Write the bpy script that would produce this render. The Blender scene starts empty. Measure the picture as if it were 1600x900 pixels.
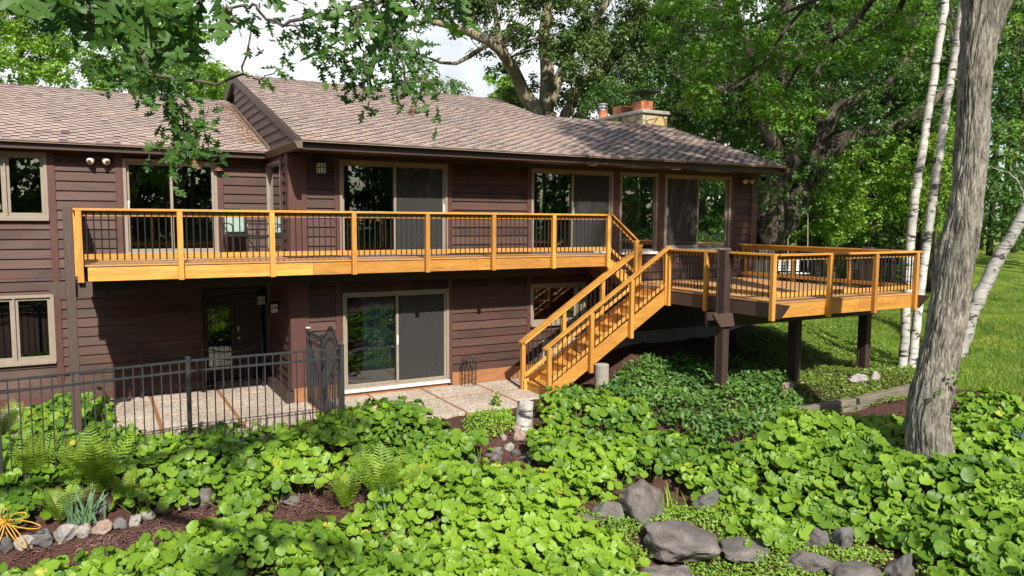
import bpy, bmesh, math, random
import numpy as np
from mathutils import Vector, Matrix

RNG = np.random.default_rng(7)
random.seed(7)
scene = bpy.context.scene
COL = scene.collection
rad = math.radians

# ------------------------------------------------------------------ camera, sky, sun, exposure
CAM_F, CAM_YAW, CAM_PITCH, CAM_ROLL = 1177.73, 0.5079, 0.08895, 0.0058
CAM_POS = np.array([-3.4777, -15.3776, 3.8952])


def cam_axes():
    f = np.array([math.sin(CAM_YAW) * math.cos(CAM_PITCH), math.cos(CAM_YAW) * math.cos(CAM_PITCH), -math.sin(CAM_PITCH)])
    r = np.array([math.cos(CAM_YAW), -math.sin(CAM_YAW), 0.0])
    u = np.cross(r, f)
    c, s = math.cos(CAM_ROLL), math.sin(CAM_ROLL)
    return c * r + s * u, -s * r + c * u, f


AX_R, AX_U, AX_F = cam_axes()
cam_data = bpy.data.cameras.new("camera")
cam_data.sensor_width = 36.0
cam_data.lens = 36.0 * CAM_F / 1600.0
cam_data.clip_end = 1500
cam_data.clip_start = 0.05
cam = bpy.data.objects.new("camera", cam_data)
COL.objects.link(cam)
cam.matrix_world = Matrix(((AX_R[0], AX_U[0], -AX_F[0], CAM_POS[0]),
                           (AX_R[1], AX_U[1], -AX_F[1], CAM_POS[1]),
                           (AX_R[2], AX_U[2], -AX_F[2], CAM_POS[2]), (0, 0, 0, 1)))
scene.camera = cam

SUN_DIR = Vector((0.21, 1.0, -0.87)).normalized()      # the way the light travels
SUN_ELEV = math.asin(-SUN_DIR.z)
world = bpy.data.worlds.new("World")
scene.world = world
world.use_nodes = True
wn = world.node_tree
sky = wn.nodes.new("ShaderNodeTexSky")
sky.sky_type = 'NISHITA'
sky.sun_disc = False
sky.sun_elevation = SUN_ELEV
sky.sun_rotation = math.atan2(-SUN_DIR.x, -SUN_DIR.y)
sky.air_density = 1.0
sky.dust_density = 1.2
sky.ozone_density = 1.0
bg = wn.nodes["Background"]
bg.inputs[1].default_value = 0.088
tcw = wn.nodes.new("ShaderNodeTexCoord")
sxyz = wn.nodes.new("ShaderNodeSeparateXYZ")
wn.links.new(tcw.outputs['Generated'], sxyz.inputs[0])
cn = wn.nodes.new("ShaderNodeTexNoise")
cn.inputs['Scale'].default_value = 3.2
cn.inputs['Detail'].default_value = 7
cn.inputs['Roughness'].default_value = 0.55
wn.links.new(tcw.outputs['Generated'], cn.inputs['Vector'])
cadd = wn.nodes.new("ShaderNodeMath")
cadd.operation = 'MULTIPLY_ADD'
wn.links.new(sxyz.outputs[1], cadd.inputs[0])
cadd.inputs[1].default_value = 0.42
wn.links.new(cn.outputs['Fac'], cadd.inputs[2])
cr = wn.nodes.new("ShaderNodeValToRGB")
cr.color_ramp.elements[0].position = 0.50
cr.color_ramp.elements[0].color = (0, 0, 0, 1)
cr.color_ramp.elements[1].position = 0.74
cr.color_ramp.elements[1].color = (1, 1, 1, 1)
wn.links.new(cadd.outputs[0], cr.inputs[0])
cmix = wn.nodes.new("ShaderNodeMix")
cmix.data_type = 'RGBA'
wn.links.new(cr.outputs[0], cmix.inputs[0])
wn.links.new(sky.outputs[0], cmix.inputs[6])
cn2 = wn.nodes.new("ShaderNodeTexNoise")
cn2.inputs['Scale'].default_value = 9.0
cn2.inputs['Detail'].default_value = 6
wn.links.new(tcw.outputs['Generated'], cn2.inputs['Vector'])
cr2 = wn.nodes.new("ShaderNodeValToRGB")
cr2.color_ramp.elements[0].position = 0.36
cr2.color_ramp.elements[0].color = (5.3, 5.7, 6.2, 1)
cr2.color_ramp.elements[1].position = 0.60
cr2.color_ramp.elements[1].color = (7.9, 8.1, 8.3, 1)
wn.links.new(cn2.outputs['Fac'], cr2.inputs[0])
wn.links.new(cr2.outputs[0], cmix.inputs[7])
wn.links.new(cmix.outputs[2], bg.inputs[0])
sun_data = bpy.data.lights.new("sun", 'SUN')
sun_data.energy = 4.3
sun_data.angle = rad(0.9)
sun_data.color = (1.0, 0.94, 0.84)
sun = bpy.data.objects.new("sun", sun_data)
COL.objects.link(sun)
sun.rotation_euler = SUN_DIR.to_track_quat('-Z', 'Y').to_euler()
sun.location = (-10, -40, 40)

vs = scene.view_settings
vs.view_transform = 'Standard'
vs.look = 'None'
vs.exposure = 0.88
vs.gamma = 1.0
vs.use_curve_mapping = False
scene.cycles.use_denoising = True
scene.cycles.max_bounces = 6
scene.cycles.diffuse_bounces = 3
scene.cycles.glossy_bounces = 3
scene.cycles.transmission_bounces = 4
scene.cycles.transparent_max_bounces = 8
scene.cycles.caustics_reflective = False
scene.cycles.caustics_refractive = False


def pt(px, py, Z):
    """a point seen at photo pixel (px, py), Z metres deep"""
    return CAM_POS + Z * (AX_F + (px - 800) / CAM_F * AX_R - (py - 450) / CAM_F * AX_U)


def to_px(P):
    q = np.asarray(P) - CAM_POS
    z = q @ AX_F
    return np.stack([800 + CAM_F * (q @ AX_R) / z, 450 - CAM_F * (q @ AX_U) / z], -1)


# ------------------------------------------------------------------ terrain
CTRL = np.array([
    (-9, -2.6, .1), (-6, -2.6, .1), (-3, -2.6, .1), (0, -2.6, .1), (3, -2.7, .12), (5, -2.4, .15), (6.4, -2.0, .22), (8, -3.8, .3), (10, -4, .34),
    (12.3, -4, .36), (9, 0, .73), (11, 0, .73), (13, 0, .95), (8, -1.6, .48), (6.5, -.5, .3), (12.8, -4.6, .42), (-6, 1.5, .1), (-2, 2, .1), (2, -1, .1),
    (5, -1, .12), (7.3, -5.8, .05), (9.5, -5.85, .1), (11.5, -5.9, .2), (8.3, -8.3, -.1), (10, -9, 0), (13.3, -6.2, .3), (13.3, -7.5, .27),
    (15, -3, .55), (20, -2, .8), (26.5, 0, 1.0), (32, 10, 1.5), (45, 20, 2.0), (0, 12, 1), (10, 16, 1.3), (-12, 8, .6), (18, 10, 1.4),
    (-3, -4.2, -.28), (0, -4.6, -.33), (3, -4.9, -.3), (3.9, -6.5, -.58), (5.8, -8.6, -.6), (-4, -5.5, -.55), (0, -6.5, -.75), (3, -8.5, -.8),
    (5, -10.5, -.75), (8, -11, -.4), (-5, -9, -.9), (0, -12, -1), (6, -14, -.9), (0, -20, -1), (12, -14, -.2), (20, -12, .3), (25, -25, 0),
    (-15, -15, -.8), (-20, 0, 0), (30, -8, .7), (45, 0, 1.2), (30, 40, 2), (-20, 30, 1), (0, -45, -1), (40, -40, 0), (-45, -20, -.5), (60, 30, 2.2), (5, 60, 2.2)], float)


def gz(x, y):
    x = np.asarray(x, float)
    y = np.asarray(y, float)
    d2 = (x[..., None] - CTRL[:, 0]) ** 2 + (y[..., None] - CTRL[:, 1]) ** 2
    w = 1.0 / (d2 + 0.12) ** 1.7
    return (w * CTRL[:, 2]).sum(-1) / w.sum(-1)


def ground_at(px, py, h=0.0):
    d = pt(px, py, 1.0) - CAM_POS
    lo = 3.0
    t = lo
    while t < 90:
        p = CAM_POS + t * d
        if p[2] < gz(p[0], p[1]) + h:
            break
        t += 0.1
    p = CAM_POS + t * d
    return np.array([p[0], p[1], float(gz(p[0], p[1]))])


def in_poly(pts, poly):
    poly = np.asarray(poly, float)
    x, y = pts[:, 0], pts[:, 1]
    inside = np.zeros(len(pts), bool)
    j = len(poly) - 1
    for i in range(len(poly)):
        xi, yi = poly[i]
        xj, yj = poly[j]
        c = ((yi > y) != (yj > y)) & (x < (xj - xi) * (y - yi) / (yj - yi + 1e-12) + xi)
        inside ^= c
        j = i
    return inside


# ------------------------------------------------------------------ materials
MATS = {}


def new_mat(name):
    m = bpy.data.materials.new(name)
    m.use_nodes = True
    MATS[name] = m
    nt = m.node_tree
    return m, nt, nt.nodes["Principled BSDF"]


def N(nt, kind, **kw):
    n = nt.nodes.new(kind)
    for k, v in kw.items():
        setattr(n, k, v)
    return n


def coords(nt, stretch=(1, 1, 1), rot=(0, 0, 0), rand=True):
    tc = N(nt, "ShaderNodeTexCoord")
    mp = N(nt, "ShaderNodeMapping")
    mp.inputs['Scale'].default_value = stretch
    mp.inputs['Rotation'].default_value = rot
    nt.links.new(tc.outputs['Object'], mp.inputs['Vector'])
    if rand:
        oi = N(nt, "ShaderNodeObjectInfo")
        ml = N(nt, "ShaderNodeMath", operation='MULTIPLY')
        ml.inputs[1].default_value = 37.0
        nt.links.new(oi.outputs['Random'], ml.inputs[0])
        cb = N(nt, "ShaderNodeCombineXYZ")
        for k in range(3):
            nt.links.new(ml.outputs[0], cb.inputs[k])
        nt.links.new(cb.outputs[0], mp.inputs['Location'])
    return mp.outputs['Vector']


def ramp(nt, fac, stops):
    r = N(nt, "ShaderNodeValToRGB")
    while len(r.color_ramp.elements) < len(stops):
        r.color_ramp.elements.new(0.5)
    for e, (p, c) in zip(r.color_ramp.elements, stops):
        e.position = p
        e.color = (*c, 1)
    nt.links.new(fac, r.inputs[0])
    return r.outputs[0]


def noise(nt, vec, scale, detail=4, rough=0.6, dist=0.0):
    n = N(nt, "ShaderNodeTexNoise")
    n.inputs['Scale'].default_value = scale
    n.inputs['Detail'].default_value = detail
    n.inputs['Roughness'].default_value = rough
    n.inputs['Distortion'].default_value = dist
    nt.links.new(vec, n.inputs['Vector'])
    return n.outputs['Fac']


def mixc(nt, fac, a, b, mode='MIX'):
    m = N(nt, "ShaderNodeMix", data_type='RGBA', blend_type=mode)
    if isinstance(fac, float):
        m.inputs[0].default_value = fac
    else:
        nt.links.new(fac, m.inputs[0])
    for s, v in ((6, a), (7, b)):
        if isinstance(v, tuple):
            m.inputs[s].default_value = (*v, 1)
        else:
            nt.links.new(v, m.inputs[s])
    return m.outputs[2]


def bump(nt, h, strength, dist=0.01):
    b = N(nt, "ShaderNodeBump")
    b.inputs['Strength'].default_value = strength
    b.inputs['Distance'].default_value = dist
    nt.links.new(h, b.inputs['Height'])
    return b.outputs[0]


def attr(nt, name):
    a = N(nt, "ShaderNodeAttribute")
    a.attribute_name = name
    return a


def mat_noise(name, stops, scale=6, stretch=(1, 1, 1), rough=0.7, bmp=0.3, bdist=0.01, detail=5, rot=(0, 0, 0), scale2=None, dark2=(0.5, 0.5, 0.5), amt2=0.5, metal=0.0, spec=0.5):
    m, nt, p = new_mat(name)
    v = coords(nt, stretch, rot)
    f = noise(nt, v, scale, detail)
    c = ramp(nt, f, stops)
    if scale2:
        v2 = coords(nt, (1, 1, 1))
        f2 = noise(nt, v2, scale2, 3)
        k = ramp(nt, f2, [(0.35, dark2), (0.62, (1, 1, 1))])
        c = mixc(nt, amt2, c, k, 'MULTIPLY')
    nt.links.new(c, p.inputs['Base Color'])
    p.inputs['Roughness'].default_value = rough
    p.inputs['Metallic'].default_value = metal
    p.inputs['Specular IOR Level'].default_value = spec
    if bmp:
        nt.links.new(bump(nt, f, bmp, bdist), p.inputs['Normal'])
    return m


def mat_cedar(name, stretch, rot=(0, 0, 0), tint=1.0):
    m, nt, p = new_mat(name)
    v = coords(nt, stretch, rot)
    f = noise(nt, v, 5.0, 6, 0.62, 0.6)
    a, b, c = (.44, .19, .030), (.64, .315, .058), (.75, .42, .10)
    col = ramp(nt, f, [(.25, tuple(x * tint for x in a)), (.5, tuple(x * tint for x in b)), (.78, tuple(x * tint for x in c))])
    vo = N(nt, "ShaderNodeTexVoronoi")
    vo.inputs['Scale'].default_value = 2.7
    v2 = coords(nt, tuple(min(3.0, max(1.0, s * 0.5)) for s in stretch), rot)
    nt.links.new(v2, vo.inputs['Vector'])
    kn = ramp(nt, vo.outputs['Distance'], [(0.0, (.22, .1, .03)), (0.055, (.5, .3, .15)), (0.085, (1, 1, 1))])
    col = mixc(nt, 0.85, col, kn, 'MULTIPLY')
    oi = N(nt, "ShaderNodeObjectInfo")
    br = ramp(nt, oi.outputs['Random'], [(0, (.66, .62, .56)), (1, (1.04, 1.04, 1.04))])
    col = mixc(nt, 1.0, col, br, 'MULTIPLY')
    wv = noise(nt, coords(nt, tuple(x * .35 for x in stretch), rot), 2.0, 3)
    col = mixc(nt, 0.8, col, ramp(nt, wv, [(.35, (.72, .66, .58)), (.65, (1.08, 1.06, 1.04))]), 'MULTIPLY')
    nt.links.new(col, p.inputs['Base Color'])
    p.inputs['Roughness'].default_value = 0.62
    nt.links.new(bump(nt, f, 0.25, 0.004), p.inputs['Normal'])
    return m


cedar_x = mat_cedar("cedar_x", (0.8, 9, 9))
cedar_y = mat_cedar("cedar_y", (9, 0.8, 9))
cedar_z = mat_cedar("cedar_z", (9, 9, 0.8))
cedar_s = mat_cedar("cedar_slope", (0.8, 9, 9), (0, rad(33), 0))


def mat_boards(name, axis, width, dark=False):
    """deck boards: tone per board from the coordinate across the boards"""
    m, nt, p = new_mat(name)
    st = (0.8, 9, 9) if axis == 0 else (9, 0.8, 9)
    v = coords(nt, st, rand=False)
    f = noise(nt, v, 5, 6, 0.62, 0.5)
    col = ramp(nt, f, [(.25, (.36, .17, .06)), (.5, (.50, .255, .095)), (.8, (.60, .34, .15))])
    oi = attr(nt, "tone")
    br = ramp(nt, oi.outputs['Fac'], [(0, (.72, .7, .68)), (1, (1.0, 1.0, 1.0))])
    col = mixc(nt, 1.0, col, br, 'MULTIPLY')
    nt.links.new(col, p.inputs['Base Color'])
    p.inputs['Roughness'].default_value = 0.6
    nt.links.new(bump(nt, f, 0.3, 0.004), p.inputs['Normal'])
    return m


deck_boards = mat_boards("deck_boards", 0, .14)


def mat_siding(name, a, b, along, red=(.15, .045, .035)):
    m, nt, p = new_mat(name)
    st = (0.7, 8, 14) if along == 'x' else (8, 0.7, 14)
    v = coords(nt, st, rand=False)
    f = noise(nt, v, 3.0, 7, 0.68, 0.4)
    t = attr(nt, "tone")
    base = mixc(nt, t.outputs['Fac'], a, b)
    g = ramp(nt, f, [(.25, (.42, .42, .42)), (.75, (1.32, 1.28, 1.28))])
    c = mixc(nt, 1.0, base, g, 'MULTIPLY')
    sepz = N(nt, 'ShaderNodeTexNoise')
    sepz.inputs['Scale'].default_value = 0.8
    nt.links.new(coords(nt, (1, 1, 1.6), rand=False), sepz.inputs['Vector'])
    c = mixc(nt, ramp(nt, sepz.outputs['Fac'], [(.5, (0, 0, 0)), (.72, (.5, .5, .5))]), c, (.10, .066, .050))
    v3 = coords(nt, (1.3, 1.3, 3.0), rand=False)
    w = noise(nt, v3, 1.1, 4, 0.6)
    wf = ramp(nt, w, [(.45, (0, 0, 0)), (.72, (1, 1, 1))])
    c = mixc(nt, wf, c, mixc(nt, 0.55, c, red))
    nt.links.new(c, p.inputs['Base Color'])
    p.inputs['Roughness'].default_value = 0.62
    p.inputs['Specular IOR Level'].default_value = 0.35
    nt.links.new(bump(nt, f, 0.35, 0.006), p.inputs['Normal'])
    return m


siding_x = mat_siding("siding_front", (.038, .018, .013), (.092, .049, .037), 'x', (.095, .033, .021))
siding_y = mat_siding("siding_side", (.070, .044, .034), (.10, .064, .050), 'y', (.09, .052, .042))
trim_brown = mat_noise("trim_brown", [(.3, (.055, .020, .015)), (.7, (.095, .036, .028))], 4, (9, 9, .8), 0.6, 0.25, 0.004)
trim_x = mat_noise("trim_brown_x", [(.3, (.07, .030, .025)), (.7, (.11, .052, .043))], 4, (.8, 9, 9), 0.6, 0.25, 0.004)
post_brown = mat_noise("post_brown", [(.3, (.055, .034, .026)), (.7, (.085, .054, .042))], 4, (9, 9, .8), 0.6, 0.25, 0.004)
beam_brown = mat_noise("beam_brown", [(.3, (.030, .017, .013)), (.7, (.05, .030, .024))], 4, (.8, .8, 6), 0.6, 0.25, 0.004)
base_cedar = mat_noise("base_cedar", [(.3, (.22, .09, .035)), (.7, (.33, .15, .06))], 4, (.8, 9, 9), 0.6, 0.25, 0.004)
fascia_dark = mat_noise("fascia_dark", [(.3, (.035, .019, .014)), (.7, (.055, .030, .022))], 4, (.8, 9, 9), 0.5, 0.15, 0.004)
gutter_tan = mat_noise("gutter_tan", [(.3, (.11, .078, .05)), (.7, (.15, .11, .075))], 3, (1, 1, 1), 0.45, 0.05)
taupe = mat_noise("frame_taupe", [(.3, (.225, .188, .145)), (.7, (.275, .235, .185))], 5, (1, 1, 1), 0.4, 0.05)
sill_white = mat_noise("sill_white", [(.3, (.6, .58, .54)), (.7, (.72, .70, .66))], 5, (1, 1, 1), 0.4, 0.05)
black_metal = mat_noise("black_metal", [(.3, (.014, .013, .013)), (.7, (.022, .021, .020))], 8, (1, 1, 1), 0.38, 0.05)
fence_metal = mat_noise("fence_metal", [(.3, (.022, .023, .025)), (.7, (.038, .039, .042))], 8, (1, 1, 1), 0.4, 0.05)
concrete = mat_noise("concrete", [(.3, (.26, .24, .20)), (.7, (.40, .37, .32))], 5, (1, 1, 1), 0.9, 0.4, 0.01, scale2=1.2)
clay = mat_noise("clay", [(.3, (.36, .11, .05)), (.7, (.52, .20, .10))], 6, (1, 1, 1), 0.8, 0.2)
galv = mat_noise("galvanised", [(.3, (.4, .41, .42)), (.7, (.6, .6, .6))], 8, (1, 1, 1), 0.35, 0.05, metal=0.7)
white_paint = mat_noise("white_paint", [(.3, (.7, .7, .68)), (.7, (.8, .8, .78))], 6, (1, 1, 1), 0.45, 0.05)
lamp_bulb = mat_noise("lamp_bulb", [(.3, (.68, .6, .42)), (.7, (.8, .74, .58))], 6, (1, 1, 1), 0.3, 0.0)
copper = mat_noise("copper", [(.3, (.25, .13, .08)), (.7, (.4, .23, .16))], 6, (1, 1, 1), 0.35, 0.05, metal=0.7)
room_wall = mat_noise("room_wall", [(.3, (.10, .09, .08)), (.7, (.14, .125, .11))], 2, (1, 1, 1), 0.9, 0.0)
curtain_mat = mat_noise("curtain_cloth", [(.3, (.28, .43, .50)), (.7, (.42, .60, .66))], 3, (6, 6, .5), 0.9, 0.2)
wood_inside = mat_noise("inside_wood", [(.3, (.10, .04, .02)), (.7, (.2, .09, .04))], 4, (.8, 9, 9), 0.5, 0.1)
green_paint = mat_noise("green_paint", [(.3, (.30, .42, .12)), (.7, (.38, .5, .18))], 4, (1, 1, 1), 0.45, 0.0)
cushion_mat = mat_noise("cushion_cloth", [(.3, (.22, .34, .29)), (.7, (.36, .45, .39))], 7, (1, 1, 1), 0.9, 0.2)
yellow_metal = mat_noise("yellow_metal", [(.3, (.42, .19, .015)), (.7, (.58, .36, .05))], 5, (1, 1, 1), 0.35, 0.05)
rope_mat = mat_noise("rope", [(.3, (.3, .28, .24)), (.7, (.45, .42, .36))], 40, (1, 1, 3), 0.9, 0.2)
lantern_glass = mat_noise("lantern_glass", [(.3, (.62, .60, .50)), (.7, (.74, .72, .62))], 4, (1, 1, 1), 0.25, 0.0)


def mat_shingle():
    m, nt, p = new_mat("shingle")
    t = attr(nt, "tone")
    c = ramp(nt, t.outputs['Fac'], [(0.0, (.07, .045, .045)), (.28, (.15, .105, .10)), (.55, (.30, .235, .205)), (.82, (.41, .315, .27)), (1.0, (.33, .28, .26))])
    v = coords(nt, (1, 1, 1), rand=False)
    f = noise(nt, v, 90, 3, 0.7)
    g = ramp(nt, f, [(.3, (.62, .62, .62)), (.7, (1.25, 1.22, 1.2))])
    c = mixc(nt, 0.8, c, g, 'MULTIPLY')
    f2 = noise(nt, v, 0.7, 4, 0.6)
    g2 = ramp(nt, f2, [(.35, (.82, .84, .84)), (.7, (1.05, 1.03, 1.0))])
    c = mixc(nt, 1.0, c, g2, 'MULTIPLY')
    nt.links.new(c, p.inputs['Base Color'])
    p.inputs['Roughness'].default_value = 0.9
    p.inputs['Specular IOR Level'].default_value = 0.25
    nt.links.new(bump(nt, f, 0.4, 0.004), p.inputs['Normal'])
    return m


shingle = mat_shingle()


def mat_fieldstone():
    m, nt, p = new_mat("fieldstone")
    v = coords(nt, (1, 1, 1.3), rand=False)
    nz = N(nt, "ShaderNodeTexNoise")
    nz.inputs['Scale'].default_value = 2.5
    nt.links.new(v, nz.inputs['Vector'])
    vm = N(nt, "ShaderNodeMixRGB")
    vm.inputs[0].default_value = 0.25
    nt.links.new(v, vm.inputs[1])
    nt.links.new(nz.outputs['Color'], vm.inputs[2])
    vo = N(nt, "ShaderNodeTexVoronoi")
    vo.inputs['Scale'].default_value = 3.4
    nt.links.new(vm.outputs[0], vo.inputs['Vector'])
    ed = N(nt, "ShaderNodeTexVoronoi", feature='DISTANCE_TO_EDGE')
    ed.inputs['Scale'].default_value = 3.4
    nt.links.new(vm.outputs[0], ed.inputs['Vector'])
    sep = N(nt, "ShaderNodeSeparateColor")
    nt.links.new(vo.outputs['Color'], sep.inputs[0])
    c = ramp(nt, sep.outputs[0], [(0, (.34, .25, .12)), (.35, (.5, .36, .15)), (.6, (.40, .34, .24)), (.8, (.55, .46, .3)), (1, (.45, .28, .12))])
    f = noise(nt, v, 14, 4)
    c = mixc(nt, 0.7, c, ramp(nt, f, [(.3, (.6, .6, .6)), (.7, (1.15, 1.15, 1.1))]), 'MULTIPLY')
    mr = ramp(nt, ed.outputs['Distance'], [(0.015, (.12, .11, .1)), (0.05, (1, 1, 1))])
    c = mixc(nt, 1.0, c, mr, 'MULTIPLY')
    nt.links.new(c, p.inputs['Base Color'])
    p.inputs['Roughness'].default_value = 0.85
    nt.links.new(bump(nt, mr, 0.6, 0.02), p.inputs['Normal'])
    return m


fieldstone = mat_fieldstone()


def mat_glass(name, base=0.05, tint=(.62, .66, .66)):
    m, nt, p = new_mat(name)
    nt.nodes.remove(p)
    out = nt.nodes["Material Output"]
    tr = N(nt, "ShaderNodeBsdfTransparent")
    tr.inputs[0].default_value = (*tint, 1)
    gl = N(nt, "ShaderNodeBsdfGlossy")
    gl.inputs['Roughness'].default_value = 0.0
    gl.inputs['Color'].default_value = (.95, .97, .97, 1)
    lw = N(nt, "ShaderNodeFresnel")
    lw.inputs['IOR'].default_value = 1.5
    ma = N(nt, "ShaderNodeMath", operation='MULTIPLY_ADD', use_clamp=True)
    nt.links.new(lw.outputs[0], ma.inputs[0])
    ma.inputs[1].default_value = 1.7
    ma.inputs[2].default_value = base
    v = coords(nt, (1, 1, 1))
    nt.links.new(bump(nt, noise(nt, v, 1.3, 2), 0.02, 0.05), gl.inputs['Normal'])
    mx = N(nt, "ShaderNodeMixShader")
    nt.links.new(ma.outputs[0], mx.inputs[0])
    nt.links.new(tr.outputs[0], mx.inputs[1])
    nt.links.new(gl.outputs[0], mx.inputs[2])
    nt.links.new(mx.outputs[0], out.inputs[0])
    return m


glass = mat_glass("window_glass", 0.035, (.8, .84, .84))


def mat_screen():
    m, nt, p = new_mat("insect_screen")
    out = nt.nodes["Material Output"]
    p.inputs['Base Color'].default_value = (.036, .036, .033, 1)
    p.inputs['Roughness'].default_value = 0.8
    tr = N(nt, "ShaderNodeBsdfTransparent")
    mx = N(nt, "ShaderNodeMixShader")
    mx.inputs[0].default_value = 0.55
    nt.links.new(tr.outputs[0], mx.inputs[1])
    nt.links.new(p.outputs[0], mx.inputs[2])
    nt.links.new(mx.outputs[0], out.inputs[0])
    return m


screen_mat = mat_screen()


def mat_leaf(name, dark, light, trans=0.35, tcol=None, gloss=0.03, autumn=None, rough=0.5):
    m, nt, p = new_mat(name)
    nt.nodes.remove(p)
    out = nt.nodes["Material Output"]
    t = attr(nt, "tone")
    stops = [(0.0, dark), (0.9, light)]
    if autumn:
        stops = [(0.0, dark), (0.86, light), (0.97, autumn)]
    c = ramp(nt, t.outputs['Fac'], stops)
    d = N(nt, "ShaderNodeBsdfDiffuse")
    nt.links.new(c, d.inputs[0])
    tl = N(nt, "ShaderNodeBsdfTranslucent")
    tcol = tcol or (1.25, 1.35, .55)
    nt.links.new(mixc(nt, 1.0, c, tcol, 'MULTIPLY'), tl.inputs[0])
    g = N(nt, "ShaderNodeBsdfGlossy")
    g.inputs['Roughness'].default_value = rough
    g.inputs['Color'].default_value = (.9, .95, .9, 1)
    m1 = N(nt, "ShaderNodeMixShader")
    m1.inputs[0].default_value = trans
    nt.links.new(d.outputs[0], m1.inputs[1])
    nt.links.new(tl.outputs[0], m1.inputs[2])
    m2 = N(nt, "ShaderNodeMixShader")
    m2.inputs[0].default_value = gloss
    nt.links.new(m1.outputs[0], m2.inputs[1])
    nt.links.new(g.outputs[0], m2.inputs[2])
    nt.links.new(m2.outputs[0], out.inputs[0])
    return m


leaf_cover = mat_leaf("cover_leaf", (.046, .120, .008), (.205, .335, .020), 0.27, autumn=(.36, .35, .035), gloss=0.025, rough=0.5)
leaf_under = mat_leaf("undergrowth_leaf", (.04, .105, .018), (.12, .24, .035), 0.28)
leaf_lime = mat_leaf("lime_leaf", (.13, .25, .018), (.26, .40, .04), 0.3)
leaf_fern = mat_leaf("fern_leaf", (.15, .25, .018), (.30, .42, .05), 0.38)
leaf_iris = mat_leaf("iris_leaf", (.10, .19, .09), (.17, .29, .15), 0.25)
leaf_oak = mat_leaf("oak_leaf", (.022, .066, .010), (.066, .150, .022), 0.36, gloss=0.02)
leaf_bgoak = mat_leaf("old_oak_leaf", (.036, .075, .014), (.12, .19, .042), 0.33)
leaf_dark = mat_leaf("shade_leaf", (.026, .070, .011), (.090, .180, .026), 0.36)
leaf_maple = mat_leaf("maple_leaf", (.045, .125, .010), (.140, .290, .022), 0.44)
leaf_bright = mat_leaf("bright_leaf", (.09, .19, .014), (.24, .39, .04), 0.42)
leaf_yellow = mat_leaf("yellow_leaf", (.19, .26, .02), (.34, .38, .04), 0.4)
leaf_grass = mat_leaf("grass_blade", (.075, .14, .014), (.20, .29, .035), 0.35)
leaf_blue = mat_leaf("blue_spruce_leaf", (.06, .13, .10), (.14, .24, .20), 0.2)
dead_leaf = mat_leaf("dead_leaf", (.15, .07, .03), (.28, .15, .07), 0.2)


def mat_bark(name, a, b, c, scale=5, st=(1, 1, .22), bmp=1.0, dist=0.03):
    m, nt, p = new_mat(name)
    v = coords(nt, st)
    f = noise(nt, v, scale, 8, 0.65, 0.9)
    vo = N(nt, "ShaderNodeTexVoronoi", feature='DISTANCE_TO_EDGE')
    vo.inputs['Scale'].default_value = scale * 2.2
    nt.links.new(coords(nt, st), vo.inputs['Vector'])
    ad = N(nt, "ShaderNodeMath", operation='MULTIPLY_ADD')
    nt.links.new(vo.outputs['Distance'], ad.inputs[0])
    ad.inputs[1].default_value = 0.35
    nt.links.new(f, ad.inputs[2])
    col = ramp(nt, ad.outputs[0], [(.40, a), (.53, b), (.72, c)])
    v2 = coords(nt, (1, 1, .5))
    k = ramp(nt, noise(nt, v2, 1.6, 4), [(.35, (.72, .74, .68)), (.65, (1.08, 1.06, 1.0))])
    col = mixc(nt, 0.8, col, k, 'MULTIPLY')
    nt.links.new(col, p.inputs['Base Color'])
    p.inputs['Roughness'].default_value = 0.92
    p.inputs['Specular IOR Level'].default_value = 0.2
    nt.links.new(bump(nt, ad.outputs[0], bmp, dist), p.inputs['Normal'])
    return m


bark_grey = mat_bark("bark_grey", (.060, .054, .045), (.185, .170, .145), (.33, .31, .265), 12, (1, 1, .22), 1.0, .05)
bark_oak = mat_bark("bark_oak", (.022, .018, .014), (.062, .052, .040), (.13, .11, .085), 5, (1, 1, .2))
bark_light_oak = mat_bark("bark_light_oak", (.06, .05, .035), (.19, .165, .11), (.33, .29, .20), 4)
bark_twig = mat_bark("bark_twig", (.045, .035, .028), (.10, .08, .065), (.16, .13, .11), 14)


def mat_birch(name, k=1.0):
    m, nt, p = new_mat(name)
    v = coords(nt, (1.6, 1.6, 5))
    f = noise(nt, v, 1.7, 5, 0.6, 0.9)
    c = ramp(nt, f, [(.38, (.03, .027, .025)), (.42, (.16, .15, .14)), (.455, (.47 * k, .45 * k, .42 * k)), (.75, (.62 * k, .60 * k, .57 * k))])
    v2 = coords(nt, (6, 6, 40))
    f2 = noise(nt, v2, 1.2, 3)
    c = mixc(nt, 0.6, c, ramp(nt, f2, [(.36, (.4, .37, .33)), (.5, (1, 1, 1))]), 'MULTIPLY')
    v3 = coords(nt, (1, 1, .6))
    f3 = noise(nt, v3, 1.1, 3)
    c = mixc(nt, 0.7, c, ramp(nt, f3, [(.33, (.5, .48, .45)), (.55, (1, 1, 1))]), 'MULTIPLY')
    nt.links.new(c, p.inputs['Base Color'])
    p.inputs['Roughness'].default_value = 0.7
    nt.links.new(bump(nt, f, 0.4, 0.01), p.inputs['Normal'])
    return m


bark_birch = mat_birch("bark_birch")
bark_birch_old = mat_birch("bark_birch_old", .62)


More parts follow.
